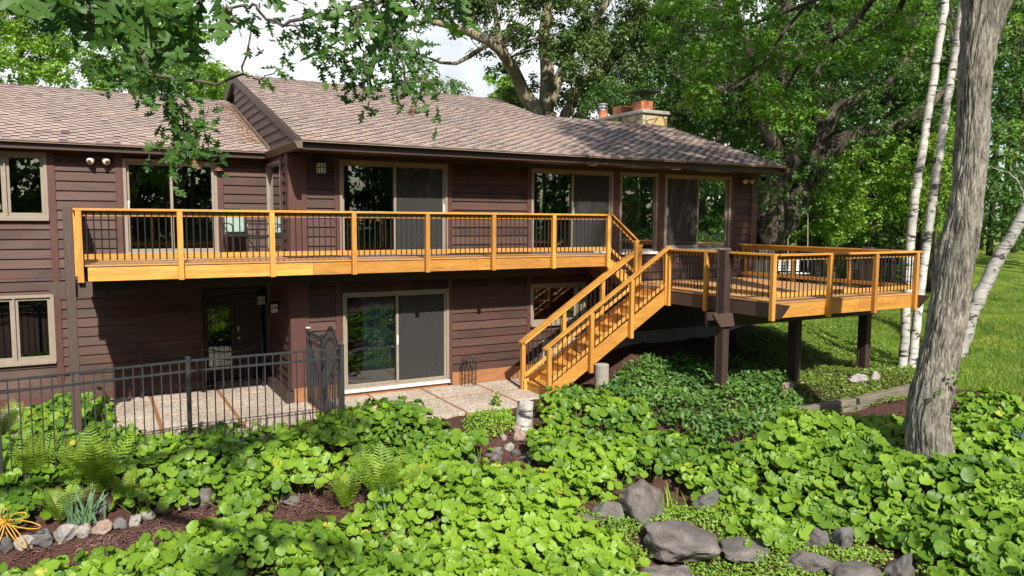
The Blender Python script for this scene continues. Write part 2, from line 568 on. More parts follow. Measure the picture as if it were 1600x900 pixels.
def mat_rock(name, a, b, c, scale=2.5):
    m, nt, p = new_mat(name)
    v = coords(nt, (1, 1, 1))
    f = noise(nt, v, scale, 9, 0.66, 0.3)
    f2 = noise(nt, v, 38, 3, 0.7)
    col = ramp(nt, f, [(.3, a), (.52, b), (.75, c)])
    col = mixc(nt, 0.55, col, ramp(nt, f2, [(.3, (.55, .55, .55)), (.7, (1.25, 1.25, 1.22))]), 'MULTIPLY')
    f4 = noise(nt, v, scale * 2.1, 6, .7, 1.0)
    col = mixc(nt, ramp(nt, f4, [(.58, (0, 0, 0)), (.68, (.55, .55, .55))]), col, (.20, .19, .15))
    f5 = noise(nt, v, scale * .8, 3)
    col = mixc(nt, ramp(nt, f5, [(.52, (0, 0, 0)), (.7, (.6, .6, .6))]), col, (.13, .095, .07))
    nt.links.new(col, p.inputs['Base Color'])
    p.inputs['Roughness'].default_value = 0.85
    ad = N(nt, "ShaderNodeMath", operation='MULTIPLY_ADD')
    nt.links.new(f2, ad.inputs[0])
    ad.inputs[1].default_value = 0.15
    nt.links.new(f, ad.inputs[2])
    nt.links.new(bump(nt, ad.outputs[0], 0.7, 0.05), p.inputs['Normal'])
    return m


rock_grey = mat_rock("rock_grey", (.060, .053, .049), (.125, .110, .102), (.23, .205, .185))
rock_pale = mat_rock("rock_pale", (.17, .16, .145), (.30, .28, .25), (.42, .39, .35), 5)
rock_pink = mat_rock("rock_pink", (.17, .12, .10), (.31, .22, .18), (.42, .32, .27), 5)
rock_dark = mat_rock("rock_dark", (.05, .048, .05), (.10, .096, .096), (.18, .17, .17), 3)


def mat_aggregate():
    m, nt, p = new_mat("exposed_aggregate")
    v = coords(nt, (1, 1, 1), rand=False)
    vo = N(nt, "ShaderNodeTexVoronoi")
    vo.inputs['Scale'].default_value = 42
    nt.links.new(v, vo.inputs['Vector'])
    sep = N(nt, "ShaderNodeSeparateColor")
    nt.links.new(vo.outputs['Color'], sep.inputs[0])
    c = ramp(nt, sep.outputs[0], [(0, (.20, .155, .115)), (.3, (.34, .27, .205)), (.65, (.44, .375, .30)), (1, (.58, .52, .45))])
    f2 = noise(nt, v, 0.9, 4)
    c = mixc(nt, 1.0, c, ramp(nt, f2, [(.35, (.78, .76, .74)), (.65, (1.05, 1.05, 1.05))]), 'MULTIPLY')
    nt.links.new(c, p.inputs['Base Color'])
    p.inputs['Roughness'].default_value = 0.85
    nt.links.new(bump(nt, vo.outputs['Distance'], -0.5, 0.006), p.inputs['Normal'])
    return m


aggregate = mat_aggregate()


def mat_ground():
    m, nt, p = new_mat("garden_ground")
    a = attr(nt, "lawn")
    v = coords(nt, (1, 1, 1), rand=False)
    f = noise(nt, v, 28, 5, 0.7)
    mul = ramp(nt, f, [(.25, (.035, .018, .014)), (.5, (.085, .042, .033)), (.72, (.15, .085, .068))])
    f1 = noise(nt, v, 1.1, 5, 0.65)
    f2 = noise(nt, v, 55, 3, 0.7)
    g = ramp(nt, f1, [(.32, (.06, .125, .016)), (.5, (.14, .215, .026)), (.66, (.27, .29, .055))])
    g = mixc(nt, 0.6, g, ramp(nt, f2, [(.3, (.45, .5, .4)), (.7, (1.3, 1.25, 1.2))]), 'MULTIPLY')
    ma = N(nt, "ShaderNodeMath", operation='MULTIPLY_ADD', use_clamp=True)
    f3 = noise(nt, v, 2.5, 4)
    ma2 = N(nt, "ShaderNodeMath", operation='SUBTRACT')
    nt.links.new(f3, ma2.inputs[0])
    ma2.inputs[1].default_value = 0.5
    nt.links.new(ma2.outputs[0], ma.inputs[0])
    ma.inputs[1].default_value = 0.9
    nt.links.new(a.outputs['Fac'], ma.inputs[2])
    st = ramp(nt, ma.outputs[0], [(.4, (0, 0, 0)), (.6, (1, 1, 1))])
    c = mixc(nt, st, mul, g)
    nt.links.new(c, p.inputs['Base Color'])
    p.inputs['Roughness'].default_value = 0.95
    p.inputs['Specular IOR Level'].default_value = 0.1
    nt.links.new(bump(nt, f, 0.9, 0.04), p.inputs['Normal'])
    return m


ground_mat = mat_ground()
mulch_mat = mat_noise("mulch_chip", [(.25, (.07, .030, .024)), (.5, (.15, .075, .060)), (.8, (.27, .16, .13))], 3, (1, 1, 1), 0.9, 0.2)
old_timber = mat_noise("old_timber", [(.3, (.10, .085, .065)), (.7, (.22, .19, .15))], 4, (.8, 8, 8), 0.9, 0.5, 0.01, scale2=2.0, dark2=(.55, .62, .4))


# ------------------------------------------------------------------ mesh builders
class MB:
    def __init__(self, M=None):
        self.v, self.f, self.m, self.t = [], [], [], []
        self.M = M
        self.smooth = False
        self.cuts = []

    def add(self, verts, faces, mi=0, tone=0.5):
        o = len(self.v)
        self.cuts.append((o, len(self.f)))
        if self.M:
            verts = [self.M(*q) for q in verts]
        self.v += [tuple(map(float, q)) for q in verts]
        self.f += [tuple(i + o for i in fc) for fc in faces]
        self.m += [mi] * len(faces)
        self.t += [tone] * len(verts)

    HEX = [(0, 3, 2, 1), (4, 5, 6, 7), (0, 1, 5, 4), (1, 2, 6, 5), (2, 3, 7, 6), (3, 0, 4, 7)]

    def hexa(self, p, mi=0, tone=0.5):
        self.add(p, self.HEX, mi, tone)

    def box(self, x0, x1, y0, y1, z0, z1, mi=0, tone=0.5):
        self.hexa([(x0, y0, z0), (x1, y0, z0), (x1, y1, z0), (x0, y1, z0), (x0, y0, z1), (x1, y0, z1), (x1, y1, z1), (x0, y1, z1)], mi, tone)

    def beam(self, a, b, w, h0, h1, mi=0, tone=0.5, side=0.0):
        """a board from a to b, w wide across the run, spanning h0..h1 vertically about the line, shifted sideways"""
        a = np.array(a, float)
        b = np.array(b, float)
        d = b - a
        n = np.array([d[1], -d[0], 0.0])
        n /= (np.linalg.norm(n) + 1e-12)
        c = n * side
        e = n * w / 2
        z0, z1 = np.array([0, 0, h0]), np.array([0, 0, h1])
        self.hexa([a + c + e + z0, b + c + e + z0, b + c - e + z0, a + c - e + z0, a + c + e + z1, b + c + e + z1, b + c - e + z1, a + c - e + z1], mi, tone)

    def tube(self, pts, radii, n=8, mi=0, tone=0.5, cap=True, rough=None):
        pts = [np.array(q, float) for q in pts]
        if not hasattr(radii, '__len__'):
            radii = [radii] * len(pts)
        o = len(self.v)
        ref = None
        verts = []
        for i, q in enumerate(pts):
            d = pts[min(i + 1, len(pts) - 1)] - pts[max(i - 1, 0)]
            d /= (np.linalg.norm(d) + 1e-12)
            if ref is None:
                ref = np.array([1.0, 0, 0]) if abs(d[0]) < 0.9 else np.array([0, 1.0, 0])
            u = ref - d * (ref @ d)
            u /= (np.linalg.norm(u) + 1e-12)
            w = np.cross(d, u)
            ref = u
            for k in range(n):
                a = 2 * math.pi * k / n
                r = radii[i] * (1 + (rough(i, k) if rough else 0))
                verts.append(q + r * (math.cos(a) * u + math.sin(a) * w))
        faces = []
        for i in range(len(pts) - 1):
            for k in range(n):
                a, b = i * n + k, i * n + (k + 1) % n
                faces.append((a, b, b + n, a + n))
        if cap:
            faces.append(tuple(reversed(range(n))))
            faces.append(tuple((len(pts) - 1) * n + k for k in range(n)))
        self.add(verts, faces, mi, tone)

    def lathe(self, prof, c, n=16, mi=0):
        verts, faces = [], []
        for r, z in prof:
            for k in range(n):
                a = 2 * math.pi * k / n
                verts.append((c[0] + r * math.cos(a), c[1] + r * math.sin(a), c[2] + z))
        for i in range(len(prof) - 1):
            for k in range(n):
                a, b = i * n + k, i * n + (k + 1) % n
                faces.append((a, b, b + n, a + n))
        faces.append(tuple(reversed(range(n))))
        faces.append(tuple((len(prof) - 1) * n + k for k in range(n)))
        self.add(verts, faces, mi)

    def build_each(self, name, mats, parent=None, per=1, **kw):
        """every added piece (or every 'per' pieces) as an object of its own"""
        cuts = self.cuts[::per] + [(len(self.v), len(self.f))]
        out = []
        for (v0, f0), (v1, f1) in zip(cuts[:-1], cuts[1:]):
            p = MB()
            p.v = self.v[v0:v1]
            p.f = [tuple(i - v0 for i in fc) for fc in self.f[f0:f1]]
            p.m = self.m[f0:f1]
            p.t = self.t[v0:v1]
            out.append(p.build(name, mats, parent, **kw))
        return out

    def build(self, name, mats, parent=None, base=None, bevel=0.0, smooth=False, label=None, kind=None):
        if not isinstance(mats, (list, tuple)):
            mats = [mats]
        base = np.array(base if base is not None else (0, 0, 0), float)
        off = base.copy()
        if parent is not None:
            p = parent
            while p is not None:
                off = off + np.array(p.location)
                p = p.parent
        me = bpy.data.meshes.new(name)
        me.from_pydata([tuple(np.array(q) - off) for q in self.v], [], self.f)
        for m in mats:
            me.materials.append(m)
        me.polygons.foreach_set("material_index", self.m)
        at = me.attributes.new("tone", 'FLOAT', 'POINT')
        at.data.foreach_set("value", self.t)
        if smooth:
            me.polygons.foreach_set("use_smooth", [True] * len(self.f))
        if bevel:
            bm = bmesh.new()
            bm.from_mesh(me)
            es = [e for e in bm.edges if len(e.link_faces) == 2 and e.calc_face_angle(0) > 0.5]
            bmesh.ops.bevel(bm, geom=es, offset=bevel, segments=1, affect='EDGES', clamp_overlap=True)
            bm.to_mesh(me)
            bm.free()
        me.update()
        ob = bpy.data.objects.new(name, me)
        COL.objects.link(ob)
        ob.location = tuple(base)
        if parent is not None:
            ob.parent = parent
        if label:
            ob["label"] = label
        if kind:
            ob["kind"] = kind
        return ob


def thing(name, label, cat, loc=(0, 0, 0), group=None, kind=None):
    o = bpy.data.objects.new(name, None)
    o.empty_display_size = 0.2
    COL.objects.link(o)
    o.location = tuple(map(float, loc))
    tag(o, label, cat, group, kind)
    return o


def tag(o, label=None, cat=None, group=None, kind=None):
    if label:
        o["label"] = label
    if cat:
        o["category"] = cat
    if group:
        o["group"] = group
    if kind:
        o["kind"] = kind
    return o


def copy_part(o, parent, delta):
    c = o.copy()
    COL.objects.link(c)
    c.parent = parent
    c.location = tuple(np.array(o.location) + np.array(delta))
    return c


# leaf meshes ------------------------------------------------------
T_DIAMOND = (np.array([(0, 0, 0), (.5, .27, .07), (1, 0, 0), (.5, -.27, .07)]), [(0, 1, 2), (0, 2, 3)])
T_OVAL = (np.array([(0, 0, 0), (.3, .27, .07), (.72, .22, .05), (1, 0, -.04), (.72, -.22, .05), (.3, -.27, .07)]), [(0, 1, 2, 3), (0, 3, 4, 5)])
T_BLADE = (np.array([(0, -.05, 0), (0, .05, 0), (.55, .045, 0), (.55, -.045, 0), (1, 0, -.1), (1, 0, -.1)]), [(0, 1, 2, 3), (3, 2, 4, 5)])


def kidney(n=11, cup=0.16, wav=0.05, seed=0):
    """round leaf with a notch at the stalk, a raised rim and a wavy edge; stalk at the origin, tip along +x"""
    r = random.Random(seed)
    vs_ = [(0.36, 0, 0.0)]
    for k in range(n):
        a = math.pi + 0.22 + (2 * math.pi - 0.44) * k / (n - 1)
        rr = 0.56 * (1 + 0.10 * math.cos(a) + r.uniform(-.05, .05))
        vs_.append((0.36 + rr * math.cos(a), 1.1 * rr * math.sin(a), cup * (0.6 + 0.4 * math.cos(2 * a)) + (.05 if k % 2 else -.04) + r.uniform(-wav, wav)))
    vs_.append((0.24, 0, -0.03))
    fc = [(0, k, k + 1) for k in range(1, n)] + [(0, n, n + 1), (0, n + 1, 1)]
    return np.array(vs_), fc


def oak_leaf_tpl():
    """a lobed white oak leaf, folded slightly along its midrib"""
    half = [(0, .012), (.1, .02), (.17, .03), (.21, .045), (.29, .13), (.35, .165), (.365, .14), (.33, .06), (.345, .04), (.43, .09), (.54, .22), (.62, .265), (.635, .225), (.575, .12), (.53, .05), (.60, .055),
            (.72, .15), (.82, .21), (.845, .17), (.785, .09), (.76, .05), (.86, .06), (.94, .08), (.985, .045), (1, 0)]
    v, f = [], []
    L = len(half)
    mx_ = np.maximum.accumulate([x for x, _ in half]) * .6 + np.linspace(0, 1, L) * .4
    mid = [(x, 0, -.05 * math.sin(x * 3.0)) for x in mx_]
    up = [(x, y, -.05 * math.sin(x * 3.0) + .22 * y + .02 * math.sin(9 * x)) for x, y in half]
    dn = [(x - .012, -y, -.05 * math.sin(x * 3.0) + .22 * y - .02 * math.sin(8 * x)) for x, y in half]
    v = mid + up + dn
    for i in range(L - 1):
        f.append((i, i + 1, L + i + 1, L + i))
        f.append((i + 1, i, 2 * L + i, 2 * L + i + 1))
    return np.array(v), f


def frames(d, n):
    """orthonormal frames: x along d, z near n"""
    d = d / (np.linalg.norm(d, axis=1, keepdims=True) + 1e-9)
    y = np.cross(n, d)
    y /= (np.linalg.norm(y, axis=1, keepdims=True) + 1e-9)
    z = np.cross(d, y)
    return np.stack([d, y, z], 2)


def leaf_object(name, sets, mats, parent=None, base=(0, 0, 0), smooth=False, extra=None):
    """sets: list of (template, positions, frames, scales, tones, material index); one mesh"""
    V, LOOP, LS, TN, MI = [], [], [], [], []
    vo = 0
    off = np.array(base, float)
    if parent is not None:
        off = off + np.array(parent.location)
    for (tv, tf), pos, fr, sc, tn, mi in sets:
        n = len(pos)
        if n == 0:
            continue
        k = len(tv)
        v = np.einsum('nij,kj->nki', fr, tv) * sc[:, None, None] + (pos - off)[:, None, :]
        V.append(v.reshape(-1, 3))
        TN.append(np.repeat(tn, k))
        idx = np.arange(n)[:, None] * k + vo
        for fc in tf:
            LOOP.append((idx + np.array(fc)[None, :]))
            MI.append(np.full(n, mi))
            LS.append(np.full(n, len(fc)))
        vo += n * k
    if extra is not None:
        ev, ef, et, em = extra
        V.append(np.array(ev) - off)
        TN.append(np.array(et, float))
        for fc in ef:
            LOOP.append(np.array(fc)[None, :] + vo)
            LS.append(np.array([len(fc)]))
            MI.append(np.array([em]))
        vo += len(ev)
    V = np.concatenate(V)
    loops = np.concatenate([l.reshape(-1) for l in LOOP])
    tot = np.concatenate(LS)
    start = np.concatenate([[0], np.cumsum(tot)[:-1]])
    me = bpy.data.meshes.new(name)
    me.vertices.add(len(V))
    me.vertices.foreach_set("co", V.astype(np.float32).reshape(-1))
    me.loops.add(len(loops))
    me.loops.foreach_set("vertex_index", loops.astype(np.int32))
    me.polygons.add(len(tot))
    me.polygons.foreach_set("loop_start", start.astype(np.int32))
    if not isinstance(mats, (list, tuple)):
        mats = [mats]
    for m in mats:
        me.materials.append(m)
    me.polygons.foreach_set("material_index", np.concatenate(MI).astype(np.int32))
    if smooth:
        me.polygons.foreach_set("use_smooth", np.ones(len(tot), bool))
    at = me.attributes.new("tone", 'FLOAT', 'POINT')
    at.data.foreach_set("value", np.clip(np.concatenate(TN), 0, 1).astype(np.float32))
    me.update(calc_edges=True)
    ob = bpy.data.objects.new(name, me)
    COL.objects.link(ob)
    ob.location = tuple(map(float, base))
    if parent is not None:
        ob.parent = parent
    return ob


def rand_dirs(n):
    v = RNG.normal(size=(n, 3))
    return v / np.linalg.norm(v, axis=1, keepdims=True)


def clump_leaves(centers, radii, per, size, flat=0.7, up=0.6, tpl=T_DIAMOND, tone=(.1, .9), mi=0, shell=0.5, droop=0.0):
    centers = np.asarray(centers, float)
    radii = np.asarray(radii, float)
    ci = np.repeat(np.arange(len(centers)), per)
    n = len(ci)
    d = rand_dirs(n)
    # each clump is itself made of sprays: leaves gather round random sub-centres
    sub = rand_dirs(len(centers) * 9).reshape(len(centers), 9, 3) * RNG.uniform(.35, 1.0, (len(centers), 9, 1))
    s = sub[ci, RNG.integers(0, 9, n)]
    off = s * 0.85 + d * RNG.uniform(0, 0.5, (n, 1)) ** 1.0 * 0.75
    off[:, 2] *= flat
    pos = centers[ci] + off * radii[ci][:, None]
    nz = d * 0.7 + np.array([0, 0, up]) + off * 0.4
    nz /= np.linalg.norm(nz, axis=1, keepdims=True) + 1e-9
    dr = rand_dirs(n) + off * 0.6
    dr[:, 2] -= droop
    dr -= nz * (dr * nz).sum(1, keepdims=True)
    fr = frames(dr, nz)
    ct = RNG.uniform(0, 1, len(centers))[ci]
    st_ = RNG.uniform(0, 1, n)
    tn = tone[0] + (tone[1] - tone[0]) * (0.5 * ct + 0.5 * st_)
    sc = size * RNG.uniform(0.65, 1.25, n)
    return (tpl, pos, fr, sc, tn, mi)


def smooth_path(pts, n):
    pts = np.array(pts, float)
    m = len(pts)
    if m == 2:
        return pts[0] + np.linspace(0, 1, n)[:, None] * (pts[1] - pts[0])
    P = np.vstack([2 * pts[0] - pts[1], pts, 2 * pts[-1] - pts[-2]])
    out = []
    for t in np.linspace(0, m - 1 - 1e-6, n):
        i = int(t)
        u = t - i
        a, b, c, d = P[i], P[i + 1], P[i + 2], P[i + 3]
        out.append(0.5 * (2 * b + (c - a) * u + (2 * a - 5 * b + 4 * c - d) * u * u + (3 * b - a - 3 * c + d) * u ** 3))
    return np.array(out)


def limb(mb, pts, r0, r1, n=8, seg=10, wob=0.0, mi=0, power=1.0):
    p = smooth_path(pts, seg)
    if wob:
        w = RNG.normal(size=p.shape) * wob
        w[0] = 0
        p = p + w
    t = np.linspace(0, 1, len(p)) ** power
    mb.tube(p, list(r0 + (r1 - r0) * t), n, mi, RNG.uniform(0, 1))
    return p


# ------------------------------------------------------------------ ground
def build_ground():
    def axis(lo, hi, fine_lo, fine_hi, step):
        fine = np.arange(fine_lo, fine_hi + 1e-6, step)
        a = fine_lo - np.geomspace(step, fine_lo - lo, 26)[::-1]
        b = fine_hi + np.geomspace(step, hi - fine_hi, 26)
        return np.concatenate([a, fine, b])
    xs = axis(-400, 500, -9, 16, 0.2)
    ys = axis(-300, 600, -12, 4, 0.2)
    X, Y = np.meshgrid(xs, ys, indexing='ij')
    Z = np.empty_like(X)
    for i in range(len(xs)):
        Z[i] = gz(X[i], Y[i])
    near = (X > -9) & (X < 16) & (Y > -12) & (Y < 4)
    Z += np.where(near, RNG.normal(0, .012, X.shape), 0)
    v = np.stack([X, Y, Z], -1).reshape(-1, 3)
    nx, ny = X.shape
    i, j = np.meshgrid(np.arange(nx - 1), np.arange(ny - 1), indexing='ij')
    a = (i * ny + j).reshape(-1)
    f = np.stack([a, a + ny, a + ny + 1, a + 1], 1)
    me = bpy.data.meshes.new("ground")
    me.vertices.add(len(v))
    me.vertices.foreach_set("co", v.astype(np.float32).reshape(-1))
    me.loops.add(f.size)
    me.loops.foreach_set("vertex_index", f.reshape(-1).astype(np.int32))
    me.polygons.add(len(f))
    me.polygons.foreach_set("loop_start", (np.arange(len(f)) * 4).astype(np.int32))
    me.polygons.foreach_set("use_smooth", np.ones(len(f), bool))
    x, y = v[:, 0], v[:, 1]
    # lawn: right of the garden edge and round the back; bed soil elsewhere
    edge = 13.2 + 0.35 * np.sin(y * 1.3) + np.where(y < -5, (-5 - y) * 0.12, 0)
    lawn = np.clip((x - edge) / 1.2 + 0.5, 0, 1)
    lawn = np.maximum(lawn, np.clip((y - 6) / 2, 0, 1))
    lawn = np.maximum(lawn, np.clip((-26 - y) / 2, 0, 1))
    at = me.attributes.new("lawn", 'FLOAT', 'POINT')
    at.data.foreach_set("value", lawn.astype(np.float32))
    me.materials.append(ground_mat)
    me.update(calc_edges=True)
    o = bpy.data.objects.new("ground", me)
    COL.objects.link(o)
    o["kind"] = "structure"


build_ground()


def build_patio():
    mb = MB()
    xs = [-7.5, -6.0, -4.5, -2.52, -1.2, 0.28, 1.55, 2.78, 4.08, 5.55]
    rows = [(-2.35, -1.05), (-0.95, .03), (.10, 1.2), (1.28, 2.88)]
    for i in range(len(xs) - 1):
        for (y0, y1) in rows:
            if xs[i] > -.05 and y1 > 0.06:
                continue
            if xs[i] < -1.5 and y0 > 1.25:
                y1 = 2.1
            if xs[i] > 4 and y0 < -2.2:
                y0 = -1.95
            mb.box(xs[i] + .034, xs[i + 1] - .034, y0, y1, -.05, .175)
    o = mb.build("patio", aggregate, bevel=0.006)
    o["kind"] = "structure"
    mb = MB()
    for x in xs:
        mb.box(x - .03, x + .03, -2.4, -.01 if x > -.05 else 2.06, -.05, .166)
    for y in (-1.0, .065, 1.24):
        for i in range(len(xs) - 1):
            if xs[i] > -.05 and y > 0:
                continue
            mb.box(xs[i] + .05, xs[i + 1] - .05, y - .04, y + .03, -.05, .166)
    o = mb.build("patio_divider", base_cedar, bevel=0.004)
    o["kind"] = "structure"


build_patio()

# ------------------------------------------------------------------ house
house = thing("house", "dark reddish brown two storey house with lap siding, shingle roofs and sliding glass doors", "house", (6, 4, 0.2))
EAVE_Y, EAVE_Z, SL = -1.10, 5.38, 0.322
LE_Y, LE_Z, LSL = 1.65, 5.36, 0.327


def face_y(Y):
    return lambda u, w, z: (u, Y - w, z)          # wall facing -Y, w = outward


def face_x(X):
    return lambda u, w, z: (X - w, u, z)          # wall facing -X


def siding(name, M, u0, u1, z0, z1, openings, mat, course=0.192, thick=0.16, top=None):
    mb = MB(M)
    zs = sorted(set([z0, z1] + [z0 + course * k for k in range(1, int((z1 - z0) / course) + 1)] + [z for o in openings for z in o[2:4] if z0 < z < z1]))
    tones = {}
    for a, b in zip(zs[:-1], zs[1:]):
        if b - a < 0.002:
            continue
        zc = (a + b) / 2
        k = int((zc - z0) / course)
        f0 = (a - z0) / course - k
        f1 = (b - z0) / course - k
        w0, w1 = .036 * (1 - max(0, f0)) + .002, .036 * (1 - min(1, f1)) + .002
        segs = [(u0, u1)]
        for (a0, a1, c0, c1) in openings:
            if c0 < zc < c1:
                new = []
                for s0, s1 in segs:
                    if a1 <= s0 or a0 >= s1:
                        new.append((s0, s1))
                    else:
                        if a0 > s0:
                            new.append((s0, a0))
                        if a1 < s1:
                            new.append((a1, s1))
                segs = new
        for s0, s1 in segs:
            # boards are cut at random butt joints
            js = [s0] + sorted(RNG.uniform(s0, s1, max(0, int((s1 - s0) / 3.2)))) + [s1]
            for q0, q1 in zip(js[:-1], js[1:]):
                if q1 - q0 < .003:
                    continue
                key = (k, round(q0, 1))
                tn = tones.setdefault(key, RNG.uniform(0, 1))
                mb.hexa([(q0, w0, a), (q1, w0, a), (q1, -thick, a), (q0, -thick, a), (q0, w1, b), (q1, w1, b), (q1, -thick, b), (q0, -thick, b)], 0, tn)
    return mb.build(name, mat, house)


U1 = (1.0, 3.42, 3.14, 5.13)
U2 = (5.57, 7.94, 3.14, 5.13)
U3 = (8.15, 9.365, 3.10, 5.13)
U4 = (9.6, 11.95, 3.16, 5.13)
L1 = (1.03, 3.45, .30, 2.38)
L2 = (5.57, 7.15, 1.42, 2.40)
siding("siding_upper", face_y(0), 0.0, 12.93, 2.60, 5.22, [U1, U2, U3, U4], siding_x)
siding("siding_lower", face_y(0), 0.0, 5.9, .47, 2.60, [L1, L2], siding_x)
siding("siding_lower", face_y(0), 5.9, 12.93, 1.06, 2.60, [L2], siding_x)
LW1 = (-2.88, -1.07, 3.15, 5.12)
LW2 = (-5.95, -4.20, 3.88, 5.17)
LW3 = (-5.95, -4.19, 1.05, 2.39)
siding("siding_left_upper", face_y(2.1), -9.0, 0.0, 2.72, 5.25, [LW1, LW2], siding_x)
siding("siding_left_lower", face_y(2.1), -9.0, -1.45, .36, 2.72, [LW3], siding_x)
SW = (.67, 2.08, 3.2, 5.12)
siding("siding_side", face_x(0), 0.16, 2.1, .42, 5.22, [SW], siding_x)
siding("siding_recess", face_y(2.9), -1.45, 0.0, .2, 2.72, [(-1.32, .0, .2, 2.3)], siding_x)

# trim boards, bases, foundation, soffits
mb = MB()
for (a, b, c, d, w0, w1) in [(1.0 - .115, 1.0, .2, 5.21, 0, .04), (3.42, 3.53, .2, 5.21, 0, .04), (5.57 - .11, 5.57, 2.62, 5.21, 0, .04), (7.94, 8.15, 2.62, 5.21, 0, .036),
                             (9.365, 9.6, 2.62, 5.21, 0, .036), (11.95, 12.06, 2.62, 5.21, 0, .04), (12.72, 12.96, 1.0, 5.21, 0, .045), (-.03, .33, .42, 5.2, 0, .045),
                             (5.46, 5.57, .5, 2.6, 0, .04), (7.15, 7.25, 1.1, 2.6, 0, .04)]:
    mb.box(a, b, -w1 - .004, -w0 + .0, c, d)
mb2 = MB()
for (a, b) in [(-3.02, -2.88), (-1.07, -.95), (-4.20, -4.07)]:
    mb.box(a, b, 2.1 - .045, 2.1, 2.7, 5.2)
mb.box(-4.19, -4.07, 2.055, 2.1, .55, 2.7)
mb.box(-.045, -.004, -.04, .17, .42, 5.2)
mb.box(-.045, -.004, .52, .66, 3.1, 5.2)
mb.build_each("trim_board", trim_brown, house, bevel=0.004)
mb = MB()
mb.box(.0, .885, -.05, -.0, .16, .47)
mb.box(1.0, 3.42, -.045, .1, .17, .295)
mb.box(3.53, 5.9, -.05, -.0, .18, .47)
mb.build_each("base_board", base_cedar, house, bevel=0.004)
mb = MB()
mb.box(-9, -1.45, 2.06, 2.2, .1, .37)
mb.build("base_board", trim_brown, house, bevel=0.004)
mb = MB()
mb.box(-.16, -.02, -.06, 2.88, .1, .40)
mb.box(-.02, .16, -.0, 2.88, .1, .42)
mb.build("side_curb", beam_brown, house, bevel=0.006)
mb = MB()
mb.box(5.9, 12.90, -.0, .2, .0, 1.06)
mb.box(12.75, 12.9, 0.2, 8, .0, 1.06)
mb.build("foundation", concrete, house)
mb = MB()
mb.box(.02, 12.85, EAVE_Y + .166, .02, 5.222, 5.245)
mb.box(-9, -.02, LE_Y + .126, 2.12, 5.222, 5.245)
mb.build_each("soffit", fascia_dark, house)
mb = MB()
mb.box(.33, 12.72, -.055, -.003, 5.135, 5.221)
mb.box(-9, -.05, 2.04, 2.097, 5.175, 5.221)
mb.build_each("frieze_board", fascia_dark, house)
mb = MB()
mb.box(-.0, 12.87, EAVE_Y + .12, EAVE_Y + .165, 5.205, 5.375)
mb.box(-9, -.06, LE_Y + .08, LE_Y + .125, 5.205, 5.345)
mb.build_each("fascia", fascia_dark, house, bevel=0.004)
# boxed gutters running back along both gable ends
mb = MB()
for x0, x1, y1 in ((-.06, .0, 1.9), (12.87, 12.93, 8.0)):
    s = -1 if x0 < 5 else 1
    xa, xb = (x1, x1 - .09) if s < 0 else (x0, x0 + .09)
    xc = xa + s * .15
    prof = [(xa, 5.215), (xb, 5.215), (xc, 5.33), (xc, 5.345), (xa, 5.345)]
    n = len(prof)
    y0 = EAVE_Y - .02
    v = [(x, y0, z) for x, z in prof] + [(x, y1, z) for x, z in prof]
    mb.add(v, [tuple(range(n)), tuple(reversed(range(n, 2 * n)))] + [(i, i + n, (i + 1) % n + n, (i + 1) % n) for i in range(n)])
mb.build_each("gutter", gutter_tan, house)

# gable siding between the two roofs
mb = MB(face_x(0.0))
z = 5.34
while z < 7.7:
    z1 = z + .205
    def lo(zz): return EAVE_Y + (zz - EAVE_Z + .10) / SL
    def hi(zz): return min(6.15, LE_Y + (zz - LE_Z - .02) / LSL)
    a0, a1, b0, b1 = lo(z), hi(z), lo(z1), hi(z1)
    if a0 < a1:
        b0 = min(b0, 6.15)
        mb.hexa([(a0, .028, z), (a1, .028, z), (a1, -.1, z), (a0, -.1, z), (b0, .004, z1), (max(b1, b0 + .01), .004, z1), (max(b1, b0 + .01), -.1, z1), (b0, -.1, z1)], 0, RNG.uniform(0, 1))
    z = z1
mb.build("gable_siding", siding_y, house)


# roofs: each shingle tab modelled on the slope
def shingles(mb, x0, x1, y0, y1, ez, sl, ey):
    L = math.sqrt(1 + sl * sl)
    nrm = np.array([0, -sl, 1.0]) / L
    up = np.array([0, 1.0, sl]) / L
    e = .135
    s0, s1 = (y0 - ey) * L, (y1 - ey) * L
    nrow = int((s1 - s0) / e) + 1
    w = .305
    for r in range(nrow):
        a = s0 + r * e
        b = min(a + e + .02, s1)
        shift = (r * .152 + .03 * math.sin(r * .9)) % w
        x = x0 - shift
        k = 0
        while x < x1:
            for (d0, d1, hgt, tb) in ((0, .165, .019, .70), (.165, .305, .006, .56)):
                p, q = max(x + d0, x0), min(x + d1, x1)
                if q - p > .005:
                    t = tb + RNG.normal(0, .12)
                    base = np.array([0, ey, ez])
                    lo_ = base + up * a
                    hi_ = base + up * b
                    h0, h1 = nrm * hgt, nrm * (.002 + hgt * .35)
                    v = [lo_ + h0 + (p, 0, 0), lo_ + h0 + (q, 0, 0), hi_ + h1 + (q, 0, 0), hi_ + h1 + (p, 0, 0),
                         lo_ - nrm * .012 + (p, 0, 0), lo_ - nrm * .012 + (q, 0, 0)]
                    mb.add(v, [(0, 1, 2, 3), (4, 5, 1, 0), (4, 0, 3), (5, 2, 1)], 0, min(1, max(0, t)))
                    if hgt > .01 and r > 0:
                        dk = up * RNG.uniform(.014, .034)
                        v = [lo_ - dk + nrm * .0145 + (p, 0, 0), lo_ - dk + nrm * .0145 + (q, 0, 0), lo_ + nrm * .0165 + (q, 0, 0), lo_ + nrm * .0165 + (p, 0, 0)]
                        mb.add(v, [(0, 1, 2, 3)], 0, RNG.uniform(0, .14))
            x += w


